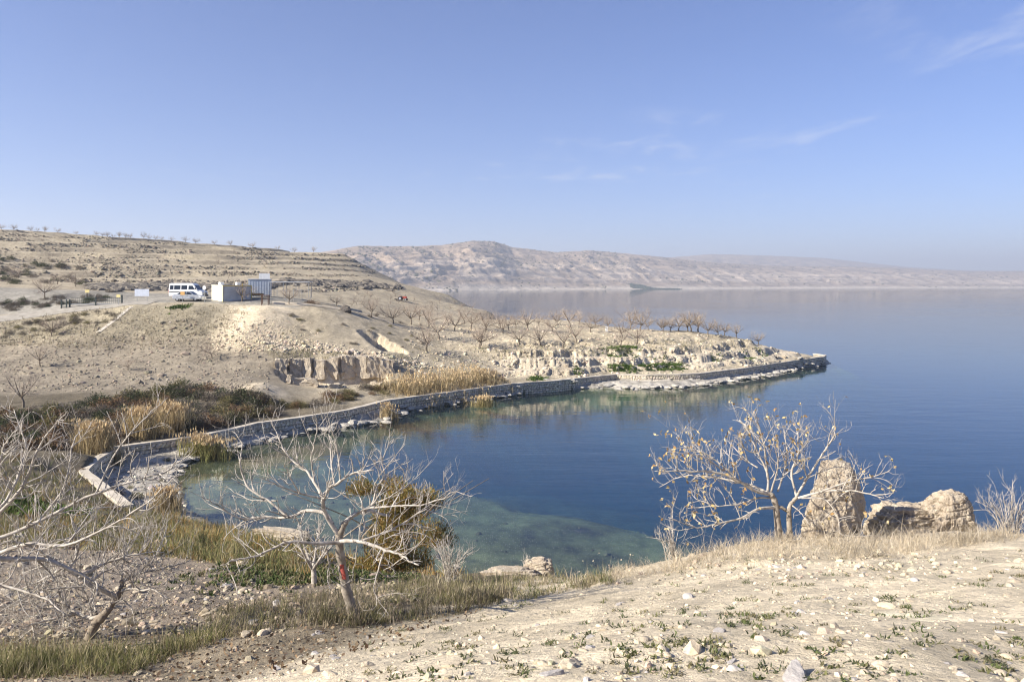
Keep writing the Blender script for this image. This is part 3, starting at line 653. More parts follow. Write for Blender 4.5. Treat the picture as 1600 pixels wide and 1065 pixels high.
OUT = rockset('outcrop', range(40, 47), M_ROCK, 4, cuts=14, amp=.22, flat=.85, fr=2.2)
pts = []
for px in np.arange(790, 1245, 7.5):
    top = np.interp(px, [790, 870, 960, 1050, 1120, 1180, 1245], [562, 562, 556, 550, 548, 545, 552]); bot = np.interp(px, [790, 870, 960, 1050, 1120, 1180, 1245], [586, 586, 574, 570, 566, 562, 557])
    pts.append((px+rg.uniform(-4, 4), rg.uniform(top, bot)))
hp = hits(pts)
for (x, y, z) in hp:
    s = rg.uniform(.3, .95); place(OUT[rg.randint(7)], 'limestone_outcrop', (x, y+.4, z-.15*s), (s*1.25, s, s*.85), rg.uniform(0, 6.3), 'rough limestone block breaking out of the headland cliff', 'rock', 'limestone blocks in the headland cliff', (rg.normal(0, .2), rg.normal(0, .2)))
# stones of the dig: squared blocks and broken walls in the pit
def block(seed, sx, sy, sz):
    import bmesh
    bm = bmesh.new(); bmesh.ops.create_cube(bm, size=1.0); bmesh.ops.subdivide_edges(bm, edges=bm.edges[:], cuts=4, use_grid_fill=True)
    V = np.array([v.co[:] for v in bm.verts])*np.array([sx, sy, sz]); F = np.array([[v.index for v in f.verts] for f in bm.faces]); bm.free()
    V += .30*np.stack([fbm(V[:, 0]*1.4+seed, V[:, 2]*1.4+V[:, 1], 3), fbm(V[:, 1]*1.4+seed, V[:, 2]*1.4+V[:, 0], 3), fbm(V[:, 0]*1.4+seed+5, V[:, 1]*1.4+V[:, 2], 3)], 1); V[:, 2] += sz*.5; return V, F
for i, (px, py, sx, sy, sz, a, lb) in enumerate([
    (476,604,2.6,.7,1.0,.1,'long squared stone block lying at the front of the excavation pit'),(466,596,1.6,.6,1.3,.15,'upright stone slab behind the long block in the excavation pit'),
    (503,590,1.5,1.0,1.9,.3,'broad broken wall stub at the back of the excavation pit'),(533,594,.8,.8,2.1,.2,'narrow stone pier standing against the excavated bank'),
    (551,598,1.0,.9,1.7,.5,'leaning stone pier in the middle of the excavation pit'),(575,592,1.2,.9,1.8,-.3,'weathered wall stub at the right end of the excavation'),
    (521,606,1.7,.9,.6,.6,'low flat slab on the floor of the excavation'),(588,604,1.4,.8,.7,-.5,'tilted slab on the stony edge of the excavation'),(449,600,.5,.5,1.2,0,'small upright stone at the left of the excavation')]):
    x, y, z = hit(px, py); o = link('excavated_block', mesh_np('excavated_block', *block(i*3.1, sx, sy, sz), [M_ROCK]), None, (x, y+.5, z-.2), a); tag(o, lb, 'stone block', 'stones of the excavation')
for i in range(9):
    f = i/8; x, y, z = atd(438+166*f, 580, 94.6+3.2*f); w_ = rg.uniform(1.2, 1.8); tag(link('cut_rock_face', mesh_np('cut_rock_face', *block(50+i*2.3, w_, 1.3, rg.uniform(2.0, 2.7)), [M_ROCK]), None, (x, y+.5+rg.uniform(-.35, .35), 2.75), rg.uniform(-.25, .35)), 'pale cut rock face standing in the back bank of the excavation', 'rock face', 'cut rock faces of the excavation')
for i in range(10):
    x, y, z = hit(rg.uniform(436, 606), rg.uniform(572, 600)); s = rg.uniform(.45, 1.0); place(OUT[rg.randint(7)], 'broken_rock', (x, y+.3, z-.2*s), (s*1.2, s*.8, s*.9), rg.uniform(0, 6.3), 'broken pale rock against the bank of the excavation', 'rock', 'broken rocks in the excavation')
# big foreground rocks
def bigrock(name, px, py, Y, V, F, label, mat=M_ROCKN):
    x, yy, z = atd(px, py, Y); o = link(name, mesh_np(name, V, F, [mat], False), None, (x, yy, z)); return tag(o, label, 'rock')
def outcrop(seed, size, lean=0.0, top=.2, cuts=16):
    """weathered limestone stack: broken planes, bedding ledges, pits"""
    rg = np.random.RandomState(seed); V, F = ico(6); P = np.sign(V)*np.abs(V)**.7
    for i in range(cuts):
        n = rg.normal(size=3); n[2] *= .6; n /= np.linalg.norm(n); e = np.maximum(P@n-rg.uniform(.55, .95), 0); P = P-e[:, None]*n*.9
    bed = P[:, 2]*4.5+.8*fbm(P[:, 0]*.8+seed, P[:, 1]*.8, 2); led = np.abs((bed % 1)-.5)*2
    r = 1+.22*fbm(P[:, 0]*1.4+seed, P[:, 1]*1.4+P[:, 2]*1.2, 4)-.07*sstep(.75, 1, led)+.05*fbm(P[:, 0]*6+seed, P[:, 1]*6+P[:, 2]*7, 4)-.10*sstep(.35, .6, fbm(P[:, 0]*3.2+seed+4, P[:, 1]*3.2+P[:, 2]*3.6, 3))
    P = P*np.stack([r, r, 1+(r-1)*.6], 1)*np.array(size); P[:, 2] += size[2]*.62; P[:, 0] += lean*P[:, 2]; P[:, :2] *= (1.12-top*P[:, 2:3]/size[2]); return P, F
V, F = ico(6)
bigrock('rock_pillar', 1304, 840, 17.3, *outcrop(3, (.70, .55, 1.02), -.06, .10, 9), 'tall rough boulder standing behind the leafy fig tree')
bigrock('round_boulder', 1484, 840, 18.0, *outcrop(19, (.60, .52, .66), 0.0, .22, 5), 'rounded pale boulder on the crest of the sandy slope')
P = np.sign(V)*np.abs(V)**.7*(1+.25*fbm(V[:, 0]*1.8+1, V[:, 1]*1.8+V[:, 2]*2, 5)+.1*(fbm(V[:, 0]*4+1, V[:, 1]*4+V[:, 2]*5, 3, True)-.8))[:, None]*np.array([.95, .6, .50]); P[:, 2] += .22
bigrock('flat_boulder', 1425, 838, 18.3, P, F, 'low flat-topped rock joined to the rounded boulder on the crest')
P = np.sign(V)*np.abs(V)**.75*(1+.25*fbm(V[:, 0]*1.7+6, V[:, 1]*1.7+V[:, 2]*2, 5))[:, None]*np.array([.42, .36, .34]); P[:, 2] += .16
bigrock('shore_boulder', 842, 900, 22, P, F, 'block of pale rock above the water where the sandy slope ends')
P = np.sign(V)*np.abs(V)**.75*(1+.25*fbm(V[:, 0]*1.7+2, V[:, 1]*1.7+V[:, 2]*2, 5))[:, None]*np.array([.75, .4, .22]); P[:, 2] += .08
bigrock('low_boulder', 795, 905, 21.5, P, F, 'low pale ledge of rock left of the block above the water')
P = np.sign(V)*np.abs(V)**.6*(1+.3*fbm(V[:, 0]*2.4+2, V[:, 1]*2.4+V[:, 2]*2, 5))[:, None]*np.array([1.7, .55, .30])
xx, yy, zz_ = hit(440, 838); o = link('shore_ledge', mesh_np('shore_ledge', P, F, [M_ROCK]), None, (xx, yy, zz_+.1), .35*-1); tag(o, 'long pale rock ledge on the near shore behind the painted fig tree', 'rock')

# loose stones of the sandy slope: the largest singly, small ones as one mass
rg = np.random.RandomState(33)
STN = []
for s in range(60, 70):
    V, F = rock(s, 3, 7, .16, .58); k = rg.uniform(.85, 1.1); c = np.array([.50, .42, .305])*k if s % 4 else np.array([.38, .35, .32])*k
    STN.append(mesh_np('loose_stone', V, F, [M_STONE], False, np.repeat(c[None], len(V), 0)))
big_px = [(1315,992,15),(1262,1006,16),(1318,960,11),(1147,1052,24),(1352,1052,17),(1402,1060,15),(1447,1012,9),(1370,992,9),(1455,998,8),(967,946,9),(1016,973,9),(1042,1024,15),(937,980,11),(856,1000,10),(903,992,8),(1010,1000,8),(972,942,7),
 (433,1046,18),(378,1035,10),(520,1025,12),(497,1038,10),(612,1000,9),(590,1010,8),(640,1000,10),(350,1000,9),(1240,985,9),(1125,925,8),(1420,935,7),(1500,905,7),(1390,885,9),(1430,890,8),(1275,880,8),(1235,880,9),(1210,884,8),(1185,890,8),
 (1330,1030,11),(1105,1000,10),(880,1040,10),(790,1035,9),(730,1050,9),(930,1045,12),(745,1000,7),(1010,1050,8),(1180,1010,8),(1480,1040,9),(1545,1000,7),(1570,960,7),(1290,930,8),(1210,940,7),(1090,955,7),(1035,985,6)]
def stone_label(k, s): return ('%s %s stone lying on the sandy foreground slope' % ('large' if s > .09 else 'fist-sized' if s > .045 else 'small', 'grey' if (60+k) % 4 == 0 else 'pale tan'))
hp = hits([(a, b) for a, b, c in big_px])
for (a, b, c), (x, y, z) in zip(big_px, hp):
    s = c/FPX*y*.62; k = rg.randint(10); place(STN[k], 'loose_stone', (x, y, z-s*.02), (s*1.1, s, s*.9), rg.uniform(0, 6.3), stone_label(k, s), 'stone', 'loose stones on the sandy slope')
px = np.stack([rg.uniform(420, 1600, 190), rg.uniform(862, 1065, 190)], 1); hp = hits(px)
for (x, y, z) in hp:
    if y > 18 or x < -5+.3*y-1.5: continue
    s = (rg.gamma(2.2, .014)+.014)*min(1, .35+y/14); k = rg.randint(10); place(STN[k], 'loose_stone', (x, y, z-s*.05), (s*1.1, s, s*.9), rg.uniform(0, 6.3), stone_label(k, s), 'stone', 'loose stones on the sandy slope')
px = np.stack([rg.uniform(0, 440, 130), rg.uniform(860, 1000, 130)], 1); hp = hits(px)
for (x, y, z) in hp:
    s = rg.gamma(2.0, .022)+.025; k = rg.randint(10); place(STN[k], 'field_stone', (x, y, z+s*.1), (s*1.1, s, s*.9), rg.uniform(0, 6.3), '%s %s stone in the rough tilled plot behind the grassy bank' % ('large' if s > .13 else 'small', 'grey' if (60+k) % 4 == 0 else 'pale tan'), 'stone', 'stones in the tilled plot')
def pebbles(name, pos, s, cols, label, seed):
    rg = np.random.RandomState(seed); n = len(pos); T_ = [rock(k, 1, 3, .2, .7) for k in (1, 2, 3, 4)]
    pos = pos.copy(); pos[:, 2] += s*.05
    V, Fs, C = merge_c(T_, rg.randint(0, 4, n), pos, rg.rand(n)*6.3, np.stack([s*1.1, s, s*.9], 1), cols, rg.normal(0, .3, (n, 2)))
    return tag(link(name, mesh_np(name, V, Fs, [M_STONE], False, C)), label, 'stones', kind='stuff')
def tint(n, base, rg, v=.22): return np.asarray(base)*rg.uniform(1-v, 1+v, (n, 1))*rg.uniform(.94, 1.06, (n, 3))
n = 4200; y = 2.6+13.5*rg.rand(n)**1.3; x = rg.uniform(-.75, .75, n)*y*1.0; k = x > -5+.26*y-1.2; x, y = x[k], y[k]
pebbles('slope_pebbles', onground(x, y), rg.gamma(1.3, .0062, len(x))+.004, tint(len(x), (.50, .42, .305), rg, .3), 'small pebbles scattered over the sandy slope', 1)
n = 5200; y = rg.uniform(8, 27, n); x = -rg.uniform(.12, .72, n)*y; k = x < -5.3+.26*y; x, y = x[k], y[k]
pebbles('tilled_clods', onground(x, y), (rg.gamma(1.8, .017, len(x))+.012)*np.where(y < 12, .5, 1.0), tint(len(x), (.30, .245, .175), rg, .45), 'clods and stones of the rough tilled plot', 2)
n = 240; y = rg.uniform(12.5, 17.5, n); x = rg.uniform(2.8, 9.5, n); q = hits(np.stack([rg.normal(1250, 170, n), rg.normal(884, 13, n)], 1))
pebbles('crest_rubble', q, rg.gamma(2, .014, n)+.012, tint(n, (.48, .405, .295), rg, .25), 'pale rubble along the crest below the leafy fig tree', 3)
n = 6500; t = rg.rand(n)**.7; pxx = 400+rg.normal(0, 1, n)*(22+28*t)*.8+18*t; pyy = 478+68*t+rg.normal(0, 3, n); q = hits(np.stack([pxx, pyy], 1))
pebbles('spoil_stones', q, (rg.gamma(1.3, .035, n)+.03)*(.45+1.0*t**2), tint(n, (.54, .455, .325), rg, .3), 'stones tumbling down the pale spoil heap', 4)
n = 700; pxx = np.concatenate([rg.uniform(420, 600, 500), rg.uniform(575, 660, 200)]); pyy = np.interp(pxx, [420, 500, 560, 600, 660], [541, 545, 553, 560, 572])+rg.normal(0, 4, n); q = hits(np.stack([pxx, pyy], 1))
pebbles('rubble_line', q, rg.gamma(1.6, .07, n)+.06, tint(n, (.47, .40, .30), rg, .3), 'line of tumbled rubble between the spoil heap and the excavation', 5)
n = 3000; q = hits(np.stack([rg.uniform(0, 420, n), rg.uniform(500, 612, n)], 1))
pebbles('field_clods', q, rg.gamma(1.6, .045, n)+.04, tint(n, (.28, .235, .175), rg, .35), 'clods over the ploughed field below the parking area', 6)
n = 2600; q = hits(np.stack([rg.uniform(640, 1230, n), rg.uniform(505, 590, n)], 1)); q = q[(q[:, 2] > .8)]
pebbles('headland_stones', q, rg.gamma(1.6, .06, len(q))+.05, tint(len(q), (.50, .43, .325), rg, .3), 'stones strewn over the headland', 7)
n = 2200; x = rg.uniform(-30, -19, n); y = rg.uniform(43, 62, n); h, il, fr, dl = H(x, y, True); k = fr; x, y, h = x[k], y[k], h[k]
pebbles('beach_stones', np.stack([x, y, h], 1), rg.gamma(1.8, .03, len(x))+.03, tint(len(x), (.40, .365, .31), rg, .35), 'stones on the small beach inside the wall corner', 8)
n = 1000; x = rg.uniform(-26, 10, n); y = rg.uniform(36, 66, n); h, il, fr, dl = H(x, y, True); k = il & (h > -1.6) & (fbm(x*.3, y*.3, 3) > .12); x, y, h = x[k], y[k], h[k]
pebbles('bed_stones', np.stack([x, y, h], 1), rg.gamma(1.5, .06, len(x))+.03, tint(len(x), (.06, .06, .035), rg, .5), 'dark stones on the shallow bed of the cove', 9)
# dry-stone terrace edges and dark scrub along them, on the far slope
n = 110000; x = rg.uniform(-185, -30, n); y = rg.uniform(150, 268, n); h = base_land(x, y); qf = (h+.5*fbm(x*.03, y*.03, 3))/1.9; fr_ = qf-np.floor(qf)
k = (fr_ > .74) & (fr_ < .98) & (rg.rand(n) < sstep(-.1, .35, fbm(x*.045+3, y*.11, 3)+.15)*.6) & (x < -34-.12*(y-170)); x, y = x[k], y[k]
pebbles('terrace_stones', onground(x, y), rg.gamma(2, .075, len(x))+.08, tint(len(x), (.22, .19, .145), rg, .45), 'broken dry-stone edges of the hillside terraces', 10)
# ------------------------------------------------------------------ trees
def limbs_px(spec, ox, oy, s, Y0, rg):
    """limbs drawn in picture positions, each with its own depth swing; spec: (points, r0, r1, depth at start, depth at end)"""
    o = []
    for P, r0, r1, d0, d1 in spec:
        n = len(P); q = [atd(ox+x/s, oy+y/s, Y0+d0+(d1-d0)*i/(n-1)) for i, (x, y) in enumerate(P)]
        K = 4*n; L = smoothline(q, K); L += rg.normal(0, .010, L.shape)*np.linspace(0, 1, K)[:, None]; rr = np.linspace(r0, r1, K)*rg.uniform(.9, 1.12, K); o.append((L, rr))
    return o
def tree_thing(name, origin, label, trunk, limbs, tw, leaves=None, mat=None, group=None, cat='tree', sides=7, mat2=None):
    t = thing(name, origin, label, cat, group); og = np.array(origin)
    def sub(L): return [(p-og, r) for p, r in L]
    V, F = tubes(sub(trunk), 9); link('trunk', mesh_np('trunk', V, F, [mat2 or mat or M_BARK], True), t)
    V, F = tubes(sub(limbs), sides); c = link('crown', mesh_np('crown', V, F, [mat or M_BARK], True), t)
    if tw: V, F = tubes(sub(tw), 4); tag(link('twigs', mesh_np('twigs', V, F, [mat or M_BARK], True), c), kind='stuff')
    if leaves is not None: V, F, C = leaves; tag(link('leaves', mesh_np('leaves', V-og, F, [M_LEAF], False, C), c), kind='stuff')
    return t
rg = np.random.RandomState(77)
# fig tree with the red paint mark
CT = [([(765,620),(700,520),(682,430),(720,370),(770,340),(835,300),(940,280)],.036,.010,0,-.5),([(690,440),(640,350),(590,280),(500,210),(450,120),(415,20)],.024,.006,0,.7),
 ([(790,560),(830,520),(900,495),(1030,515)],.036,.020,0,.5),([(830,525),(900,480),(1000,470),(1200,460),(1380,390)],.022,.005,.1,-.6),
 ([(775,655),(640,660),(500,655),(350,720),(240,745),(150,775)],.030,.006,-.1,-1.0),([(770,650),(860,650),(1000,690),(1100,730),(1180,780)],.030,.008,-.1,-.9),([(1000,695),(960,830),(950,920),(1025,1035)],.012,.004,-.5,-.8),
 ([(860,655),(960,620),(1080,570),(1200,480),(1260,440)],.020,.005,-.1,.5),([(730,560),(690,505),(600,490),(500,525),(380,525),(280,540),(160,635)],.034,.006,0,.9),([(500,525),(400,440),(290,370),(250,240),(260,140),(210,80)],.020,.005,.4,.9),
 ([(380,525),(250,530),(130,460),(20,400)],.017,.004,.6,.3),([(690,430),(560,400),(450,360),(340,310)],.018,.004,0,-.6),([(740,350),(725,250),(720,150),(710,60)],.016,.005,-.2,.2),([(840,300),(890,260),(895,140)],.012,.004,-.3,-.5),
 ([(890,490),(940,450),(960,370),(1000,310),(990,220),(1050,110)],.020,.005,.3,.8),([(1000,310),(1060,270),(1110,235)],.011,.004,.6,.9),([(590,490),(565,560),(580,640)],.013,.004,.3,-.1),([(700,690),(720,780),(770,850)],.012,.006,-.2,0),
 ([(860,670),(845,780),(830,880)],.008,.005,-.3,-.2),([(560,400),(500,300),(480,220)],.012,.004,-.2,-.7),([(640,350),(620,220),(645,100),(650,10)],.014,.004,.2,0),([(1000,640),(1100,600),(1145,630)],.010,.004,0,.3),
 ([(440,440),(300,430),(180,370)],.012,.004,.5,.9),([(640,665),(665,600),(672,540)],.012,.005,-.2,.2),([(900,600),(880,440),(830,340)],.012,.004,.1,.6),([(1080,725),(1130,690),(1165,675)],.008,.003,-.8,-.9),([(1100,735),(1000,800)],.008,.004,-.9,-.8),
 ([(1200,480),(1300,510),(1360,500)],.008,.003,.3,.4),([(960,450),(1060,400),(1140,310)],.011,.004,.4,-.2),([(350,720),(250,640),(245,600)],.008,.003,-.8,-.4)]
lm = limbs_px(CT, 300, 650, 3.329, 11.5, rg)
tk = limbs_px([([(838,1060),(825,980),(797,880),(775,760),(765,640),(770,600)],.082,.050,0,0),([(768,620),(780,585),(800,545)],.05,.036,0,0)], 300, 650, 3.329, 11.5, rg)
t0 = twig_on(lm, rg, .42, .75, .3, .25, .013, 8, .8, .5, .35); lm = lm+t0; t1 = twig_on(lm, rg, .105, .36, .5, .2, .0085, 6, .85, .6, .45); t2 = twig_on(t1, rg, .13, .17, .5, .35, .0055, 4, .8, .7)
fig1 = tree_thing('fig_tree', atd(551, 966, 11.5), 'bare pale-branched fig tree with a red paint mark on its trunk', tk, lm, t1+t2, mat2=M_BARKT)
M_RED = simple('red_paint', (.33, .07, .05), (.46, .12, .09), 30, .8, .3, .004)
p = np.array([atd(300+x/3.329, 650+y/3.329, 11.5) for x, y in ((782, 762), (785, 790), (791, 815), (795, 838))]); a = np.linspace(-1.95, -1.05, 7)
rad = np.array([.060, .0645, .067, .0685])[:, None]; V = np.stack([p[:, None, 0]+rad*np.cos(a)*1.04, p[:, None, 1]+rad*np.sin(a)*1.08, np.repeat(p[:, 2:3], 7, 1)], -1); ii = np.arange(28).reshape(4, 7)
og = np.array(atd(551, 966, 11.5)); V = V+.004*RS.normal(size=V.shape)*0
link('paint_mark', mesh_np('paint_mark', V.reshape(-1, 3)-og, np.stack([ii[:-1, :-1], ii[:-1, 1:], ii[1:, 1:], ii[1:, :-1]], -1).reshape(-1, 4), [M_RED], True), fig1)
# a few shrivelled leaves hang on
# leafy fig tree on the crest
RT = [([(770,575),(680,555),(590,500),(470,450),(330,440),(200,440),(90,440)],.040,.006,0,-.5),([(805,655),(700,665),(600,720),(450,755),(330,775),(170,715)],.030,.006,0,-1.0),([(765,570),(650,520),(520,490),(400,470),(250,470),(120,530)],.028,.005,0,.8),
 ([(760,570),(755,450),(700,330),(640,200),(610,150)],.030,.006,0,.4),([(755,450),(740,300),(700,150),(690,80)],.020,.005,.1,-.3),([(735,280),(780,190),(830,120)],.010,.004,-.1,-.4),([(930,590),(900,450),(935,350),(940,210),(910,160)],.026,.005,0,.3),
 ([(930,590),(1000,470),(1080,350),(1150,240),(1165,215)],.028,.005,0,-.5),([(940,600),(1100,560),(1270,560),(1400,580),(1510,570)],.026,.005,-.1,-.9),([(1080,560),(1250,500),(1400,470),(1490,430)],.018,.004,-.3,-.6),([(790,600),(700,600),(560,640),(400,650),(280,660)],.022,.004,0,.6),
 ([(590,500),(480,400),(380,330),(270,295),(225,225)],.020,.005,0,.6),([(500,440),(360,350),(180,330)],.014,.004,-.1,-.6),([(700,420),(640,380),(560,300),(520,260)],.016,.004,.1,.6),([(960,600),(1100,610),(1180,720),(1205,815),(1430,825)],.018,.004,-.3,-.9),([(900,640),(960,690),(1010,760)],.014,.004,0,-.5),
 ([(820,560),(860,430),(870,300),(850,200)],.020,.005,0,.7),([(780,560),(820,400),(790,250)],.020,.005,0,-.7),([(600,500),(560,400),(500,320),(480,310)],.014,.004,.2,.9),([(1000,480),(1150,420),(1280,420)],.014,.004,0,.6),([(470,650),(330,600),(300,540)],.01,.004,.3,.7),
 ([(640,380),(600,250),(600,190)],.010,.004,.2,-.4),([(935,350),(1000,250),(1060,260)],.010,.004,.2,.7),([(330,440),(250,380),(225,360)],.010,.004,-.2,.1),([(320,775),(250,790),(190,790)],.009,.004,-.8,-.9)]
lm = limbs_px(RT, 1000, 620, 3.805, 16, rg)
tk = limbs_px([([(832,870),(818,740),(806,640),(785,590),(765,572)],.078,.045,0,0),([(892,850),(886,700),(892,640),(935,588)],.055,.032,0,0),([(806,650),(850,660),(886,680)],.035,.03,0,0)], 1000, 620, 3.805, 16, rg)
t0 = twig_on(lm, rg, .5, .6, .15, .25, .014, 8, .85, .5, .35); lm = lm+t0; t1 = twig_on(lm, rg, .12, .45, .45, .15, .0095, 6, .9, .6, .4); t2 = twig_on(t1, rg, .14, .24, .5, .3, .0065, 4, .8, .7)
tips = np.array([p[-1] for p, r in t1+t2]); sel = rg.rand(len(tips)) < np.where(tips[:, 0] < 5.9, .34, .10); tips = tips[sel]; nl = 2
def leafquads(P, rg, size, cols, droop=.6):
    n = len(P); d = rg.normal(size=(n, 3)); d[:, 2] -= droop; d /= np.linalg.norm(d, axis=1)[:, None]; s = np.cross(d, rg.normal(size=(n, 3))); s /= np.linalg.norm(s, axis=1)[:, None]; nn = np.cross(d, s)
    l = size*rg.uniform(.6, 1.3, n)[:, None]; V = np.stack([P, P+d*l*.5-s*l*.36+nn*l*.12, P+d*l*1.1+nn*l*.2, P+d*l*.5+s*l*.36+nn*l*.12], 1).reshape(-1, 3); c = np.asarray(cols)[rg.randint(0, len(cols), n)]*rg.uniform(.75, 1.2, (n, 1))
    return V, np.arange(4*n).reshape(-1, 4), np.repeat(c, 4, 0)
fl = leafquads(np.repeat(tips, nl, 0), rg, .07, [(.50, .38, .17), (.42, .30, .13), (.34, .21, .09), (.56, .46, .26)])
tree_thing('fig_tree', atd(1219, 842, 16), 'spreading fig tree with a few dry yellow leaves beside the tall boulder', tk, lm, t1+t2, fl, mat2=M_BARKT)
# dark-trunked fig trees at the left
LT = [([(640,650),(560,660),(480,630),(400,560),(345,430),(300,420)],.040,.007,0,.5),([(735,530),(650,490),(560,450),(400,340),(250,250),(120,190),(20,180)],.036,.008,0,-.6),([(755,490),(830,475),(900,485),(960,480),(1050,545)],.026,.005,0,-.5),([(750,530),(820,600),(840,690)],.014,.004,0,-.4),
 ([(765,430),(880,380),(1050,340),(1210,295)],.024,.005,0,.6),([(490,410),(600,350),(700,300),(850,265),(980,245),(1050,268)],.024,.005,-.3,.3),([(560,450),(620,390),(720,330),(800,200),(820,120)],.018,.004,-.2,.5),([(765,430),(760,340),(775,300),(760,180)],.020,.005,0,.3),([(480,630),(360,660),(200,700),(60,740)],.020,.005,.2,-.6),
 ([(400,560),(300,600),(150,560),(40,545)],.018,.005,.3,-.2),([(400,340),(300,400),(150,470),(10,480)],.018,.005,-.4,.4),([(860,270),(900,200),(945,70)],.010,.004,.1,.3),([(600,620),(580,540),(600,480)],.016,.005,0,.5),([(250,250),(330,180),(500,150),(710,60)],.016,.004,-.5,-.2),([(500,720),(420,680),(370,620)],.014,.004,-.2,-.6),([(200,690),(220,790)],.012,.006,-.3,-.4)]
lm = limbs_px(LT, 0, 800, 4.0, 12, rg)
tk = limbs_px([([(560,840),(570,760),(600,695),(650,640)],.085,.062,0,0),([(640,655),(690,590),(735,530),(758,470),(766,425)],.055,.034,0,0)], 0, 800, 4.0, 12, rg)
t0 = twig_on(lm, rg, .3, .9, .25, .12, .014, 8, .95, .5, .3); lm = lm+t0; t1 = twig_on(lm, rg, .065, .45, .4, .12, .009, 6, .95, .6, .4); t2 = twig_on(t1, rg, .12, .22, .45, .3, .0055, 4, .85, .7)
tree_thing('fig_tree', atd(140, 1010, 12), 'low wide bare fig tree with a dark leaning trunk on the tilled plot', tk, lm, t1+t2, None, M_BARK, mat2=M_BARKD)
L2 = [([(-70,860),(0,840),(60,815),(150,770),(260,735),(278,705)],.035,.006,0,.5),([(-60,850),(0,800),(35,760),(60,700),(85,665),(105,640)],.03,.005,0,-.4),([(-60,870),(0,873),(75,875),(140,905),(165,925)],.04,.010,0,.6),([(-50,840),(10,780),(40,700),(20,640)],.025,.005,0,.8),
 ([(-40,880),(40,850),(110,850),(215,795),(278,740)],.028,.005,0,-.8),([(60,815),(100,760),(115,690),(130,670)],.016,.004,.2,.6),([(0,840),(100,800),(200,790)],.02,.004,.1,.8),([(150,770),(185,700),(230,650),(262,622)],.014,.004,.3,.7),([(-30,800),(0,720),(10,690),(30,670)],.018,.005,-.3,-.6),([(30,760),(70,740),(110,712)],.01,.004,-.2,.2),([(-50,900),(60,930),(100,960)],.02,.006,-.2,-.7)]
lm = limbs_px(L2, 0, 0, 1.0, 10.5, rg); tk = limbs_px([([(-95,1075),(-90,980),(-75,900),(-50,850)],.10,.05,0,0)], 0, 0, 1.0, 10.5, rg)
t0 = twig_on(lm, rg, .4, .55, .1, .2, .013, 8, .9, .5, .3); lm = lm+t0; t1 = twig_on(lm, rg, .12, .42, .45, .2, .009, 6, .9, .6, .4); t2 = twig_on(t1, rg, .15, .22, .45, .3, .0055, 4, .85, .7)
tree_thing('fig_tree', atd(-95, 1075, 10.5), 'bare fig tree rooted outside the view whose pale branches reach over the dark-trunked one', tk, lm, t1+t2)
# small fig tree behind the painted one
def proc_tree(seed, h, spread, nl=5, fig=False, dens=1.0, r0=.09):
    rg = np.random.RandomState(seed); th = h*rg.uniform(.22, .32); top = np.array([rg.normal(0, .12), rg.normal(0, .12), th])
    tk = [(smoothline([(0, 0, -.25), (rg.normal(0, .05), rg.normal(0, .05), th*.5), top], 7), np.linspace(r0, r0*.7, 7))]; lm = []
    for i in range(nl):
        a = i/nl*6.283+rg.normal(0, .35); e = rg.uniform(.45, 1.1); l = spread*rg.uniform(.75, 1.15); dx = np.array([math.cos(a), math.sin(a), 0])
        el = math.sqrt(max(.12, 1-(e*.85)**2)); P = [top-(0, 0, .05), top+dx*l*.42*e+(0, 0, (h-th)*.26*el), top+dx*l*.8*e+(0, 0, (h-th)*.58*el), top+dx*l*e*1.1+(0, 0, (h-th)*.9*el)]
        lm.append((smoothline(P, 9), np.linspace(r0*.55, r0*.12, 9)))
    s1 = twig_on(lm, rg, spread*.13/dens, spread*.55, .30, .15, r0*.26, 5, 1.2, .45, .15); s2 = twig_on(s1, rg, spread*(.12 if fig else .075)/dens, spread*.36, .30, .12, r0*(.12 if fig else .15), 4, 1.1, .6, .25); s3 = twig_on(s2, rg, spread*(.13 if fig else .085)/dens, spread*.22, .35, .15, r0*(.07 if fig else .12), 3, 1.1, .75, .3)
    return tk, lm+s1, s2+s3
tk, lm, tw = proc_tree(5, 1.55, .95, 5, True, .8, .075); og = np.array(hit(490, 912))
tree_thing('fig_tree', tuple(og), 'small bare fig tree on green groundcover behind the painted fig tree', [(p+og, r) for p, r in tk], [(p+og, r) for p, r in lm], [(p+og, r) for p, r in tw])
# orchard trees: six builds, shared by all
def orchard_build(seed, h, sp, nl, dens, r0):
    tk, lm, tw = proc_tree(seed, h, sp, nl, False, dens, r0)
    V, F = tubes(tk+lm[:nl], 5); a = mesh_np('trunk', V, F, [M_TRUNKF], True); V, F = tubes(lm[nl:], 3); V2, F2 = tubes(tw, 3); n = len(V)
    b = mesh_np('crown', np.concatenate([V, V2]), F+[f+n for f in F2], [M_TWIGF], False); return a, b
OB = [orchard_build(100+i, 3.4, rg.uniform(2.0, 2.5), 6+i % 2, .8, .12) for i in range(6)]
SB = [orchard_build(200+i, 2.0, 1.1, 4, .6, .06) for i in range(3)]
def skyrow(px):
    yv = np.arange(180, 330, .5); return float((HORY-(Hg((px-800)/FPX*yv, yv)-EYE)*FPX/yv).min())
def orchard(px, py, builds, hs, label, group, name='orchard_tree'):
    q = hits([(px, py)])[0]; k = rg.randint(len(builds))
    if (q[2] < .5 or q[1] > 320) and 620 < px < 1250:            # behind the brow of the headland: stand it on the brow
        yv = np.arange(118, 176, .5); zv = Hg((px-800)/FPX*yv, yv); rw = HORY-(zv-EYE)*FPX/yv; q = hits([(px, float(rw[zv > 2].min())+.8+rg.uniform(0, 1.6))])[0] if (zv > 2).any() else q
    if q[2] < .5 or q[1] > 320: return None                     # no ground there: open water or sky
    t = thing(name, tuple(q), label, 'tree', group, rg.uniform(0, 6.3)); t.scale = (hs*rg.uniform(.92, 1.12), hs*rg.uniform(.92, 1.12), hs)
    for m, nme in zip(builds[k], ('trunk', 'crown')): link(nme, m, t)
    return t
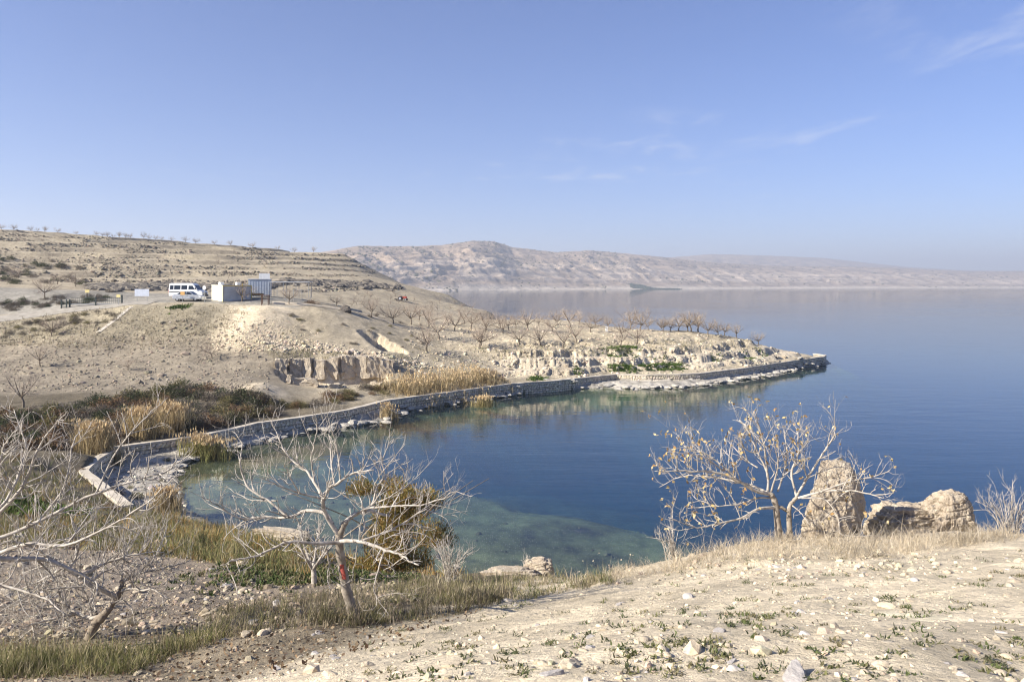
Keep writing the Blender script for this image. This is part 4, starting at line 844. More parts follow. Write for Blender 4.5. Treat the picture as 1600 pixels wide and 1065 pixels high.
HL = [(667,550),(686,530),(750,544),(642,507),(710,517),(736,514),(759,517),(795,516),(758,519),(806,513),(825,516),(842,510),(863,519),(811,541),(844,540),(880,545),(900,536),(923,519),(930,509),(971,528),(996,537),(970,541),(985,510),(1013,510),
      (1034,513),(1048,513),(752,540),(786,521),(782,512),(1036,514),(1080,519),(1075,514),(1091,515),(1106,519),(1132,522),(1122,521),(1151,528),(1185,528),(700,508),(670,512),(725,506),(890,512),(950,514),(1060,514),(655,500),(905,507),(870,508),(1000,512)]
for p in HL: orchard(*p, OB, rg.uniform(.7, 1.2), 'bare twiggy orchard tree on the headland plateau', 'orchard trees on the headland')
orchard(581, 496, OB, .95, 'bare orchard tree at the upper bend of the earth track', 'orchard trees by the track'); orchard(614, 506, OB, 1.0, 'bare orchard tree with a yellowish crown beside the earth track', 'orchard trees by the track')
for p, s, l in [((331,562),.75,'bare tree with a long shadow on ploughed field below the spoil heap'),((63,573),.8,'thin leaning bare tree on the ploughed field'),((81,526),.8,'pale bare tree at the top of the ploughed field below the road'),((36,637),1.0,'bare tree standing in the dark scrub at the edge of the ploughed field'),
   ((200,579),.45,'tiny bare sapling alone in the middle of the ploughed field'),((452,475),.8,'bare tree at the wire fence right of the container'),((378,471),.8,'slender bare tree in front of the grey container side'),((526,478),.6,'small bare tree beside the brush pile on the track'),((70,466),.9,'crooked dark tree on the bank above the road'),((118,448),.8,'bare tree above the yellow sign'),((29,434),.9,'bare tree on the rocky knoll above the road'),((90,444),.6,'arching small tree on the slope above the road')]:
    orchard(*p, OB, s, l, 'single bare trees')
for x, y in [(2,353),(22,354),(48,355),(59,355),(70,356),(90,357),(119,361),(150,366),(160,367),(168,368),(176,369),(186,370),(196,371),(204,372),(225,375),(233,376),(243,377),(253,377),(268,378),(290,381),(306,382),(335,384),(360,385),(395,387),(435,389),(460,391),(490,392)]:
    orchard(x, skyrow(x)+1.0, OB, rg.uniform(.42, .78), 'small bare tree on the skyline of the terraced hill', 'trees on the hill skyline')
for i in range(46):
    x = rg.uniform(10, 560); y = rg.uniform(np.interp(x, [0, 560], [372, 412]), 437); orchard(x, y, SB, rg.uniform(.5, .9), 'young bare tree on the terraced hillside', 'young trees on the hill terraces', 'young_tree')
for i in range(34):
    x = 540+rg.uniform(0, 1)*215; y = rg.uniform(np.interp(x, [540, 620, 760], [455, 456, 478]), 486); orchard(x, y, SB, rg.uniform(.6, .9), 'young bare tree in the sandy rows above the lake', 'young trees in sandy rows', 'young_tree')

# ------------------------------------------------------------------ bare bushes, tamarisk, shrubs, reeds
def bare_bush(name, px, py, Y, h, sp, n, seed, label, mat=M_BARK):
    rg = np.random.RandomState(seed); og = np.array(atd(px, py, Y)); og[2] = min(og[2], gz(og[0], og[1])) if name == 'x' else og[2]; st = []
    for i in range(n):
        a = rg.uniform(0, 6.3); e = rg.uniform(.1, 1); P = [(rg.normal(0, .06), rg.normal(0, .06), -.25), (math.cos(a)*sp*e*.5, math.sin(a)*sp*e*.5, h*.45), (math.cos(a)*sp*e, math.sin(a)*sp*e, h*rg.uniform(.6, 1.05)*(1.1-.4*e))]
        st.append((smoothline(P, 7), np.linspace(.012, .005, 7)))
    t1 = twig_on(st, rg, .12, h*.42, .55, .2, .007, 5, .75, .6, .3); t2 = twig_on(t1, rg, .12, h*.2, .5, .3, .005, 4, .75, .6)
    t = thing(name, tuple(og), label, 'bush'); V, F = tubes(st, 5); tag(link('stems', mesh_np('stems', V, F, [mat], True), t), kind='stuff'); V, F = tubes(t1+t2, 4); tag(link('twigs', mesh_np('twigs', V, F, [mat], True), t), kind='stuff')
bare_bush('bare_bush', 1578, 838, 17, 1.05, .75, 13, 1, 'bare white-twigged bush on the crest at the edge of the slope')
bare_bush('bare_bush', 705, 905, 17.5, .95, .75, 16, 2, 'bare white-twigged bush beside the tamarisk')
bare_bush('bare_bush', 1052, 872, 17, .75, .55, 9, 3, 'small bare bush at the left end of the crest bramble')
bare_bush('bare_shoots', 1409, 822, 18.6, .55, .16, 3, 4, 'three thin bare shoots rising behind the flat rock'); bare_bush('bare_shoots', 823, 890, 22, .5, .3, 4, 5, 'few thin bare shoots beside the block of rock above the water')
rg = np.random.RandomState(91)
_tx = (618-800)/FPX*24.5
t = thing('tamarisk_bush', (_tx, 24.5, gz(_tx, 24.5)), 'large feathery golden-green bush behind the painted fig tree', 'bush')
Vl = []; Fl = []; Cl = []; off = 0
for c, r, n in [((float(np.clip(rg.normal(0, .55), -1.1, 1.0)), rg.normal(0, .4), .2+2.05*k/26), (rg.uniform(.3, .5), rg.uniform(.3, .5), rg.uniform(.4, .7)), 1900) for k in range(26)]:
    V, F, C = leafcloud(n, rg, r, .036, [(.28, .20, .06), (.21, .18, .055), (.32, .21, .07), (.25, .15, .055), (.16, .16, .05)], .3, .05, 1.2); V[:, 2] -= r[2]*.35; Vl.append(V+np.array(c)); Fl.append(F+off); Cl.append(C); off += len(V)
tag(link('foliage', mesh_np('foliage', np.concatenate(Vl), Fl, [M_LEAF], False, np.concatenate(Cl)), t), kind='stuff')
st = [(smoothline([(rg.normal(0, .2), rg.normal(0, .2), -.2), (rg.normal(0, .5), rg.normal(0, .4), 1.0), (rg.normal(0, .9), rg.normal(0, .6), 2.3)], 7), np.linspace(.03, .008, 7)) for i in range(14)]
V, F = tubes(st, 5); tag(link('stems', mesh_np('stems', V, F, [M_BARKD], True), t), kind='stuff')
t.scale = (1.3, 1.2, 1.25)
def bush_mesh(seed, cols, n=900, size=.085, up=.5):
    rg = np.random.RandomState(seed); a = leafcloud(int(n*.6), rg, (1, .9, .75), size, cols, .35, .3, up); b = leafcloud(int(n*.4), rg, (.6, .6, 1.0), size, cols, .35, .2, up)
    V = np.concatenate([a[0], b[0]+np.array([rg.normal(0, .3), 0, 0])]); V[:, 2] -= .12; C = np.concatenate([a[2], b[2]]); F = np.arange(len(V)).reshape(-1, 3); return mesh_np('foliage', V, F, [M_LEAF], False, C), (V, F, C)
PAL = {'grey': [(.15, .125, .10), (.11, .095, .075), (.19, .16, .125)], 'green': [(.055, .07, .03), (.08, .09, .04), (.04, .05, .025)], 'rust': [(.19, .11, .06), (.14, .09, .055), (.22, .15, .08)], 'olive': [(.15, .135, .055), (.11, .105, .045), (.19, .155, .07)]}
BM = {k: [bush_mesh(i*7+j, v) for j in range(3)] for i, (k, v) in enumerate(PAL.items())}
ADJ = {'grey': 'grey-brown', 'green': 'dark green', 'rust': 'rusty brown', 'olive': 'olive'}
MASS = []
def bush(px, py, kind, s, where, group, mass=False):
    q = hit(px, py); k = rg.randint(3)
    if q[1] > 320 or q[2] < .1: return
    if mass: MASS.append((kind, k, q, s)); return
    o = link('shrub', BM[kind][k][0], None, q, rg.uniform(0, 6.3)); o.scale = (s*rg.uniform(.9, 1.3), s*rg.uniform(.9, 1.3), s*rg.uniform(.75, 1.05))
    tag(o, ADJ[kind]+' shrub '+where, 'shrub', group)
def flush(name, label):
    Vs = []; Cs = []
    for kind, k, q, s in MASS:
        V, F, C = BM[kind][k][1]; a = rg.uniform(0, 6.3); c_, s_ = math.cos(a), math.sin(a); P = V*np.array([s*rg.uniform(.9, 1.3), s*rg.uniform(.9, 1.3), s*rg.uniform(.75, 1.05)]); Vs.append(np.stack([P[:, 0]*c_-P[:, 1]*s_, P[:, 0]*s_+P[:, 1]*c_, P[:, 2]], 1)+np.array(q)); Cs.append(C*rg.uniform(.85, 1.15))
    V = np.concatenate(Vs); MASS.clear(); tag(link(name, mesh_np(name, V, np.arange(len(V)).reshape(-1, 3), [M_LEAF], False, np.concatenate(Cs))), label, 'scrub', kind='stuff')
for i in range(230):
    x = rg.uniform(0, 425); lo = np.interp(x, [0, 180, 300, 380, 430], [648, 625, 604, 610, 632]); hi = np.interp(x, [0, 100, 200, 300, 430], [700, 702, 690, 676, 648]); y = rg.uniform(lo, hi)
    kd = rg.choice(['grey', 'green', 'rust', 'olive'], p=[.42, .22, .24, .12]); bush(x, y, kd, rg.uniform(.75, 1.45), 'in the dark thicket behind the retaining wall', 'shrubs of the thicket behind the wall', i >= 120)
flush('thicket_undergrowth', 'low undergrowth filling the thicket behind the retaining wall')
for i in range(46):
    x = rg.uniform(440, 640); y = np.interp(x, [440, 560, 640], [636, 618, 604])+rg.uniform(-10, 6); bush(x, y, rg.choice(['grey', 'rust', 'olive']), rg.uniform(.5, .95), 'between the excavation and the retaining wall', 'shrubs between the pit and the wall')
for i in range(10): bush(rg.uniform(735, 785), rg.uniform(585, 602), 'rust', rg.uniform(.6, .9), 'at the end of the reed stand by the wall', 'rusty shrubs by the reed stand')
for i in range(44): x = rg.uniform(0, 172); bush(x, np.interp(x, [0, 100, 172], [489, 477, 470])-rg.uniform(0, 14), rg.choice(['grey', 'grey', 'green']), rg.uniform(.5, .9), 'on the bank above the road', 'shrubs on the road bank')
for i in range(36): x = rg.uniform(0, 190); bush(x, np.interp(x, [0, 190], [520, 490])+rg.uniform(-9, 12), rg.choice(['grey', 'olive', 'grey']), rg.uniform(.4, .75), 'on the slope below the road', 'shrubs on the slope below the road', True)
for i in range(26): bush(rg.uniform(0, 130), rg.uniform(405, 445), rg.choice(['grey', 'green']), rg.uniform(.8, 1.6), 'on the rocky knoll of the hillside', 'shrubs on the rocky knoll')
for i in range(20): x = rg.uniform(20, 330); bush(x, rg.uniform(700, 800), rg.choice(['olive', 'grey', 'rust']), rg.uniform(.25, .5), 'in the rough grass beside the wall corner', 'low shrubs in the rough grass')
bush(215, 778, 'olive', .6, 'growing out of the beach stones at the wall end', None)
for i in range(30): x = rg.uniform(440, 660); bush(x, rg.uniform(485, 545), rg.choice(['grey', 'olive']), rg.uniform(.25, .5), 'on the slope beside the spoil heap', 'small shrubs beside the spoil heap', True)
flush('slope_scrub', 'scattered small scrub on the slopes below the road and beside the spoil heap')
n = 700; pxx = rg.uniform(140, 625, n); pyy = np.interp(pxx, [140, 400, 450, 625], [449, 450, 441, 449])+rg.normal(0, 2.2, n); q = hits(np.stack([pxx, pyy], 1)); q = q[(q[:, 1] < 320) & (q[:, 2] > .5)]; n = len(q); s = rg.uniform(.5, 1.3, n)
V, Fs = merge([blob(2, 3, .6, .6), blob(2, 7, .6, .6)], rg.randint(0, 2, n), q, rg.rand(n)*6.3, np.stack([s*1.4, s, s*.8], 1))
tag(link('terrace_scrub', mesh_np('terrace_scrub', V, Fs, [simple('terrace_scrub', (.13, .115, .095), (.24, .21, .17), 2.5, .95, .8, .2)])), 'dark band of scrub along the lowest terrace edge', 'scrub', kind='stuff')
def reeds(px, py, n, sp, h, label, cols, seed):
    rg = np.random.RandomState(seed); q = np.array(hit(px, py)); base = np.zeros((n, 3)); base[:, 0] = rg.normal(0, sp, n); base[:, 1] = rg.normal(0, sp*.6, n); base[:, 2] = np.maximum(Hg(base[:, 0]+q[0], base[:, 1]+q[1]), -.3)-q[2]
    V, F, C = blades(base, 6, h*(.75+.35*rg.rand(n))*(1+.5*fbm(base[:, 0]*1.3+seed, base[:, 1]*1.3, 2)), .018, .5, rg, np.asarray(cols)[rg.randint(0, len(cols), n)], .3, .12, .6, 3)
    t = thing('reed_clump', tuple(q), label, 'reeds'); tag(link('stalks', mesh_np('stalks', V, F, [M_BLADE], False, C), t), kind='stuff')
    b2 = base+np.stack([rg.normal(0, .12, n), rg.normal(0, .12, n), h*rg.uniform(.7, .95, n)], 1); V, F, C = blades(b2, 3, np.full(n, .35), .035, .5, rg, np.tile(np.array([[.60, .46, .27]]), (n, 1)), .2, .05, .6, 2); tag(link('plumes', mesh_np('plumes', V, F, [M_BLADE], False, C), t), kind='stuff')
GOLD = [(.47, .365, .20), (.38, .285, .145), (.53, .43, .26), (.33, .27, .15)]
reeds(150, 706, 240, .8, 2.3, 'golden reed clump behind the wall corner', GOLD, 1); reeds(222, 683, 200, .6, 2.5, 'tall golden reed clump next to the wall in the thicket', GOLD, 2); reeds(268, 673, 200, .7, 2.4, 'golden reed clump right of the tallest one behind the wall', GOLD, 3)
reeds(322, 716, 220, .9, 1.7, 'greenish reed clump standing in the shallows below the wall', [(.28, .25, .10), (.36, .29, .13), (.22, .22, .08)], 4); reeds(607, 655, 90, .4, 1.6, 'small reed tuft against the wall face', GOLD, 5); reeds(755, 632, 110, .6, 1.3, 'pale reed tuft at the waterline beside the low ledge', [(.42, .34, .18), (.34, .29, .13)], 6)
for i, (x, y, m) in enumerate([(640, 612, 'at the left end'), (675, 606, 'in the middle'), (715, 600, 'right of the middle'), (750, 595, 'at the right end')]): reeds(x, y, 190, 1.6, 1.6, 'straw-coloured reed clump %s of the stand behind the wall' % m, GOLD, 7+i)
reeds(262, 800, 120, .35, 1.5, 'thin golden reed tuft at the water end of the beach', GOLD, 14)
# green plants
def greens(name, pts, r, n, h, label, cols, seed):
    rg = np.random.RandomState(seed); q = hits(pts); b = q[rg.randint(0, len(q), n)]; x = b[:, 0]+rg.normal(0, r, n); y = b[:, 1]+rg.normal(0, r, n); p = onground(x, y)
    V, F, C = blades(p, 8, np.full(n, h), h*.16, 1.3, rg, np.asarray(cols)[rg.randint(0, len(cols), n)], .3, h*.4, .5, 2); tag(link(name, mesh_np(name, V, F, [M_LEAF], False, C)), label, 'plants', kind='stuff')
GR = [(.07, .115, .022), (.10, .15, .03), (.05, .085, .02)]
greens('green_plants', [(960, 578), (975, 576), (985, 578)], .5, 200, .34, 'bright green plants at the foot of the cliff by the wall', GR, 1); greens('green_plants', [(1010, 574), (1030, 573), (1045, 572), (1055, 574)], .8, 330, .34, 'bright green plants spreading under the headland cliff', GR, 2)
greens('green_plants', [(960, 546), (975, 545), (985, 545)], .8, 180, .35, 'green plants under the trees at the cliff top', GR, 3); greens('green_plants', [(835, 592), (850, 593), (900, 578)], .5, 130, .3, 'green plants between slabs by the wall', GR, 4)
greens('green_groundcover', [(470, 900), (500, 895), (530, 890), (440, 885), (400, 895), (560, 900)], .9, 1100, .14, 'green groundcover around the small fig tree', [(.06, .09, .028), (.09, .115, .04), (.14, .14, .06), (.18, .15, .08)], 5)
greens('green_plants', [(275, 480), (285, 481)], .5, 60, .4, 'green tuft on the edge of the parking area', GR, 6); greens('green_plants', [(1170, 560), (1190, 556), (1120, 563)], .6, 90, .3, 'green tufts near the end of the headland', GR, 7)
greens('green_plants', [(60, 800), (20, 790), (90, 660), (70, 645)], .9, 260, .35, 'green weeds in the rough grass at the left', GR, 8)
# ------------------------------------------------------------------ grass
rg = np.random.RandomState(55)
def grass(name, px0, px1, lo, hi, n, per, h, w, cols, label, lean=.6, spread=.05, seed=0, filt=None):
    x = rg.uniform(px0, px1, n); y = np.array([rg.uniform(lo(a), hi(a)) for a in x]); q = hits(np.stack([x, y], 1))
    q = q[(q[:, 1] < 320) & (q[:, 2] > .1)]
    if filt is not None: q = q[filt(q)]
    pn = fbm(q[:, 0]*(1.1 if q[:, 1].mean() < 25 else .35)+3.7, q[:, 1]*(1.1 if q[:, 1].mean() < 25 else .35), 3); q = q[rg.rand(len(q)) < .35+1.6*np.clip(pn+.25, 0, 1)]
    n = len(q); q[:, 2] -= .02; c = np.asarray(cols)[rg.randint(0, len(cols), n)]; hh = h*rg.gamma(3.5, .27, n)*(1+.8*fbm(q[:, 0]*.9, q[:, 1]*.9, 3)); c = c*(1+.5*fbm(q[:, 0]*.6+9, q[:, 1]*.6, 2))[:, None]
    V, F, C = blades(q, per, hh, w, lean, rg, c, .25, spread, .5, 2); tag(link(name, mesh_np(name, V, F, [M_BLADE], False, C)), label, 'grass', kind='stuff')
DRY = [(.42, .35, .24), (.50, .43, .31), (.36, .29, .19), (.32, .28, .17)]; MIX = [(.17, .175, .065), (.23, .21, .09), (.31, .26, .15), (.13, .145, .055)]
L = lambda xs, ys: (lambda a: np.interp(a, xs, ys))
grass('bank_grass', -20, 330, L([0, 200, 330], [1016, 1018, 985]), L([0, 200, 330], [1062, 1054, 1004]), 950, 11, .20, .0042, [(.21, .20, .08), (.29, .25, .13), (.15, .16, .06), (.36, .31, .19)], 'tall green and dry grass on the bank in front of the fig trees', .75, .09)
grass('dry_grass', 330, 800, L([330, 450, 550, 700, 800], [960, 930, 925, 900, 905]), L([330, 450, 550, 700, 800], [1000, 985, 980, 965, 935]), 2000, 11, .20, .004, [(.27, .22, .15), (.36, .30, .21), (.19, .17, .09), (.17, .16, .07)], 'dry grass and stalks around the foot of the painted fig tree', .7)
grass('crest_bramble', 960, 1600, L([960, 1010, 1100, 1250, 1400, 1500, 1600], [895, 862, 842, 838, 838, 838, 826]), L([960, 1010, 1100, 1250, 1400, 1500, 1600], [905, 905, 888, 872, 872, 856, 838]), 1700, 11, .24, .0034, [(.50, .43, .32), (.58, .51, .40), (.42, .35, .25), (.46, .38, .26)], 'tangled dry grass and bramble along the crest', 1.7, .14)
grass('rough_grass', -10, 480, L([0, 120, 330, 480], [708, 742, 812, 850]), L([0, 250, 480], [850, 868, 900]), 5200, 9, .30, .010, MIX+[(.34, .22, .09), (.30, .26, .13)], 'rough green and brown grass between the tilled plot and the wall', .8, .12, filt=lambda q: (q[:, 2] > .5))
grass('shore_grass', 250, 720, L([250, 400, 720], [800, 830, 880]), L([250, 400, 720], [835, 862, 905]), 1600, 8, .35, .012, [(.42, .26, .09), (.34, .24, .10), (.30, .26, .12), (.24, .22, .08)], 'rusty brown grass along the near shore', .8, .12, filt=lambda q: (q[:, 2] > .15))
grass('scrub_grass', 640, 960, L([640, 800, 960], [905, 900, 898]), L([640, 800, 960], [950, 940, 912]), 900, 10, .16, .005, MIX+DRY[:2], 'low scrubby grass where the slope drops to the water', .9, .06)
grass('slope_grass', 0, 420, L([0, 180, 420], [505, 480, 476]), L([0, 200, 420], [540, 548, 540]), 3400, 4, .35, .03, [(.30, .26, .18), (.36, .31, .22), (.24, .21, .13)], 'sparse dry grass on the slope below the parking area', 1.0, .3, filt=lambda q: (q[:, 0] < -36) | (q[:, 0] > 100))
grass('pit_grass', 420, 640, L([420, 640], [545, 555]), L([420, 640], [562, 570]), 900, 4, .3, .03, [(.27, .24, .15), (.22, .20, .11)], 'dry grass on the ledge above the excavation', 1.0, .3)
grass('headland_grass', 640, 1200, L([640, 1200], [545, 530]), L([640, 800, 1200], [592, 560, 548]), 1800, 4, .3, .03, [(.34, .29, .20), (.28, .24, .15), (.22, .21, .11)], 'sparse dry grass along the headland edge', 1.0, .3, filt=lambda q: q[:, 2] > 1.6)
# green rosettes in the sand, fallen leaves
n = 330; q = hits(np.stack([rg.uniform(560, 1600, n), 855+210*rg.rand(n)**.9], 1)); q = q[(q[:, 0] > -5.6+.26*q[:, 1]) & (q[:, 1] < 17)]; m = len(q)
cl = fbm(q[:, 0]*.7, q[:, 1]*.7, 2); q = np.concatenate([q, q[cl > .05]+np.concatenate([rg.normal(0, .09, (int((cl > .05).sum()), 2)), np.zeros((int((cl > .05).sum()), 1))], 1)]); q[:, 2] = Hg(q[:, 0], q[:, 1])
V, F, C = blades(q, 15, .018+.0030*q[:, 1]*rg.uniform(.6, 1.3, len(q)), .0055, 1.9, rg, np.array([(.10, .12, .045), (.14, .14, .06), (.09, .10, .05), (.17, .15, .08)])[rg.randint(0, 4, len(q))], .3, .012+.0022*q[:, 1], .4, 2); tag(link('sand_weeds', mesh_np('sand_weeds', V, F, [M_LEAF], False, C)), 'small green weeds dotted over the sandy slope', 'weeds', kind='stuff')
n = 3600; q = hits(np.stack([rg.uniform(0, 760, n), 940+125*rg.rand(n)], 1)); q = q[(q[:, 0] < -3.6+.26*q[:, 1]) & (rg.rand(n) < .75)]; q[:, 2] += .015
fl = leafquads(q, rg, .048, [(.17, .11, .07), (.22, .15, .09), (.13, .09, .06), (.30, .23, .15)], .1); tag(link('fallen_leaves', mesh_np('fallen_leaves', *fl[:2], [M_LEAF], False, fl[2])), 'brown fallen leaves below the fig trees', 'leaves', kind='stuff')
# ------------------------------------------------------------------ parking area: vehicles, container, fence, signs, gate
def flatm(name, c, rough=.6, metal=0.0, v=.08, scale=4, spec=.3): return simple(name, tuple(a*(1-v) for a in c), tuple(min(1, a*(1+v)) for a in c), scale, rough, metallic=metal, spec=spec)
M_WHITE = flatm('white_paint', (.78, .78, .76), .35, spec=.5); M_SILVER = flatm('silver_paint', (.48, .49, .50), .3, .4, spec=.5); M_GLASS = flatm('dark_glass', (.02, .025, .03), .08, spec=.6); M_TYRE = flatm('tyre_rubber', (.03, .03, .03), .85)
M_RIM = flatm('wheel_rim', (.55, .55, .56), .35, .6); M_BLACK = flatm('black_trim', (.03, .03, .032), .5); M_CREAM = flatm('cream_paint', (.74, .71, .58), .6, v=.1, scale=1.5); M_GREYM = flatm('grey_sheet_metal', (.56, .58, .60), .5, .2, v=.1, scale=1.2); M_YELLOW = flatm('yellow_paint', (.62, .46, .10), .6, v=.15)
M_BLUEG = flatm('blue_grey_sheet', (.46, .50, .55), .5, .1); M_BROWN = flatm('brown_wood', (.10, .055, .035), .8, v=.3); M_GALV = flatm('galvanised_wire', (.36, .36, .35), .5, .5); M_ORANGE = flatm('orange_plate', (.65, .38, .13), .6); M_YSIGN = flatm('pale_yellow_plate', (.72, .60, .28), .6); M_DGREEN = flatm('dark_green_steel', (.05, .065, .06), .6)
M_LAMP = flatm('clear_lamp', (.75, .75, .72), .15, spec=.6); M_RLAMP = flatm('red_lamp', (.45, .03, .02), .25, spec=.6); M_REDP = flatm('red_machine_paint', (.33, .07, .05), .5); M_ROAD = simple('gravel_road', (.27, .245, .205), (.36, .33, .28), 1.4, .95, .5, .05); M_CONC = simple('pale_concrete', (.45, .40, .33), (.55, .50, .42), 2, .9, .4, .02)
def boxv(x0, x1, y0, y1, z0, z1):
    V = [(x, y, z) for z in (z0, z1) for x, y in ((x0, y0), (x1, y0), (x1, y1), (x0, y1))]; return np.array(V, float), np.array(WF)
def boxes(name, L, mat, parent=None):
    Vs = []; Fs = []; o = 0
    for b in L: V, F = boxv(*b); Vs.append(V); Fs.append(F+o); o += len(V)
    return link(name, mesh_np(name, np.concatenate(Vs), np.concatenate(Fs), [mat]), parent)
def bevel(o, w, seg=2):
    m = o.modifiers.new('bevel', 'BEVEL'); m.width = w; m.segments = seg; m.limit_method = 'ANGLE'; return o
def prism(name, P, w, mat, parent, zr=1.0, taper=.12, y0=None):
    """side outline P (x,z) given width w, narrowing above height zr"""
    n = len(P); hw = [w/2-max(0, z-zr)*taper for x, z in P]; V = [(x, -h, z) for (x, z), h in zip(P, hw)]+[(x, h, z) for (x, z), h in zip(P, hw)]
    me = bpy.data.meshes.new(name); me.from_pydata(V, [], [tuple(range(n)), tuple(range(2*n-1, n-1, -1))]+[(i+1 if i+1 < n else 0, i, n+i, n+(i+1) % n) for i in range(n)]); me.materials.append(mat); me.update()
    import bmesh
    bm = bmesh.new(); bm.from_mesh(me); bmesh.ops.recalc_face_normals(bm, faces=bm.faces[:]); bm.to_mesh(me); bm.free()
    return link(name, me, parent)
def pane(name, P, side, w, mat, parent, zr=1.0, taper=.12, out=.012):
    """flat panel on the side of a vehicle: outline (x,z)"""
    V = [(x, side*(w/2-max(0, z-zr)*taper+out), z) for x, z in P]; V += [(x, y-side*.02, z) for x, y, z in V]; n = len(P)
    F = [tuple(range(n)), tuple(range(2*n-1, n-1, -1))]+[(i, (i+1) % n, n+(i+1) % n, n+i) for i in range(n)]; me = bpy.data.meshes.new(name); me.from_pydata(V, [], F); me.materials.append(mat); me.update(); return link(name, me, parent)
def cross(name, pts, w, mat, parent, out=.012):
    """panel across the vehicle between two side-view points"""
    (xa, za, wa), (xb, zb, wb) = pts; nx_, nz_ = zb-za, -(xb-xa); l = math.hypot(nx_, nz_); nx_, nz_ = nx_/l*out, nz_/l*out
    V = [(xa+nx_, -wa/2, za+nz_), (xa+nx_, wa/2, za+nz_), (xb+nx_, wb/2, zb+nz_), (xb+nx_, -wb/2, zb+nz_)]; V += [(x-nx_*1.5, y, z-nz_*1.5) for x, y, z in V]
    return link(name, mesh_np(name, V, np.array([(0, 1, 2, 3), (7, 6, 5, 4), (0, 4, 5, 1), (1, 5, 6, 2), (2, 6, 7, 3), (3, 7, 4, 0)]), [mat]), parent)
def wheel(x, y, r, wd, parent):
    a = np.arange(24)/24*6.2832; pr = [(r*.62, wd/2), (r*.93, wd/2), (r, wd*.3), (r, -wd*.3), (r*.93, -wd/2), (r*.62, -wd/2)]
    V = np.concatenate([np.stack([rr*np.cos(a), np.full(24, yy), rr*np.sin(a)], 1) for rr, yy in pr]); ii = np.arange(24); jn = (ii+1) % 24; F = np.concatenate([np.stack([k*24+ii, k*24+jn, (k+1)*24+jn, (k+1)*24+ii], 1) for k in range(5)])
    t = link('tyre', mesh_np('tyre', V, F, [M_TYRE], True)); s = -1 if y < 0 else 1
    V = np.concatenate([[[0, s*wd*.38, 0]], np.stack([r*.3*np.cos(a), np.full(24, s*wd*.40), r*.3*np.sin(a)], 1), np.stack([r*.63*np.cos(a), np.full(24, s*wd*.30), r*.63*np.sin(a)], 1)]); F3 = np.stack([np.zeros(24, int), 1+ii, 1+jn], 1); F4 = np.stack([1+ii, 25+ii, 25+jn, 1+jn], 1)
    rm = link('rim', mesh_np('rim', V, [F3, F4], [M_RIM])); w_ = link('wheel', None, parent, (x, y, r)); t.parent = w_; rm.parent = w_
def on(px, py, Y): q = atd(px, py, Y); return (q[0], q[1], gz(q[0], q[1]))
# minibus
vb = thing('minibus', on(268, 467, 117), 'white minibus with dark windows on the parking area', 'minibus', rz=R(-2)); Wv = 1.95
body = prism('body', [(.05, .38), (4.95, .38), (5.05, .55), (5.02, .95), (4.85, 1.12), (4.3, 1.28), (3.72, 2.0), (3.5, 2.2), (3.2, 2.27), (.25, 2.27), (.06, 2.12), (0, 1.4)], Wv, M_WHITE, vb, 1.15, .13); bevel(body, .05)
for sd in (-1, 1):
    for P in ([(.18, 1.36), (.72, 1.36), (.72, 1.95), (.22, 1.95)], [(.82, 1.36), (1.75, 1.36), (1.75, 1.95), (.82, 1.95)], [(1.88, 1.36), (2.75, 1.36), (2.75, 1.95), (1.88, 1.95)]): pane('side_window', P, sd, Wv, M_GLASS, vb, 1.15, .13)
    d = pane('door', [(2.86, .55), (3.95, .55), (4.08, 1.25), (3.62, 1.97), (2.86, 1.97)], sd, Wv, M_WHITE, vb, 1.15, .13, .006); pane('door_window', [(2.95, 1.36), (3.88, 1.36), (3.52, 1.9), (2.95, 1.9)], sd, Wv, M_GLASS, d, 1.15, .13, .02)
    pane('headlight', [(4.72, .82), (4.98, .80), (4.96, 1.0), (4.70, 1.04)], sd, Wv, M_LAMP, vb); pane('side_stripe', [(.1, .95), (2.8, .95), (2.8, 1.05), (.1, 1.05)], sd, Wv, M_BLACK, vb)
    boxes('mirror', [(3.98, 4.1, sd*.98-.06+sd*.12, sd*.98+.06+sd*.12, 1.35, 1.65)], M_BLACK, vb); boxes('tail_light', [(-.02, .03, sd*.86-.07, sd*.86+.07, .9, 1.35)], M_RLAMP, vb)
cross('windscreen', [(4.27, 1.32, 1.7), (3.75, 1.97, 1.5)], 1.7, M_GLASS, vb); boxes('bumper', [(4.75, 5.1, -.96, .96, .36, .62)], M_BLACK, vb); boxes('grille', [(5.0, 5.06, -.6, .6, .68, .88)], M_BLACK, vb)
for x in (.95, 4.1):
    for y in (-.86, .86): wheel(x, y, .34, .22, vb)
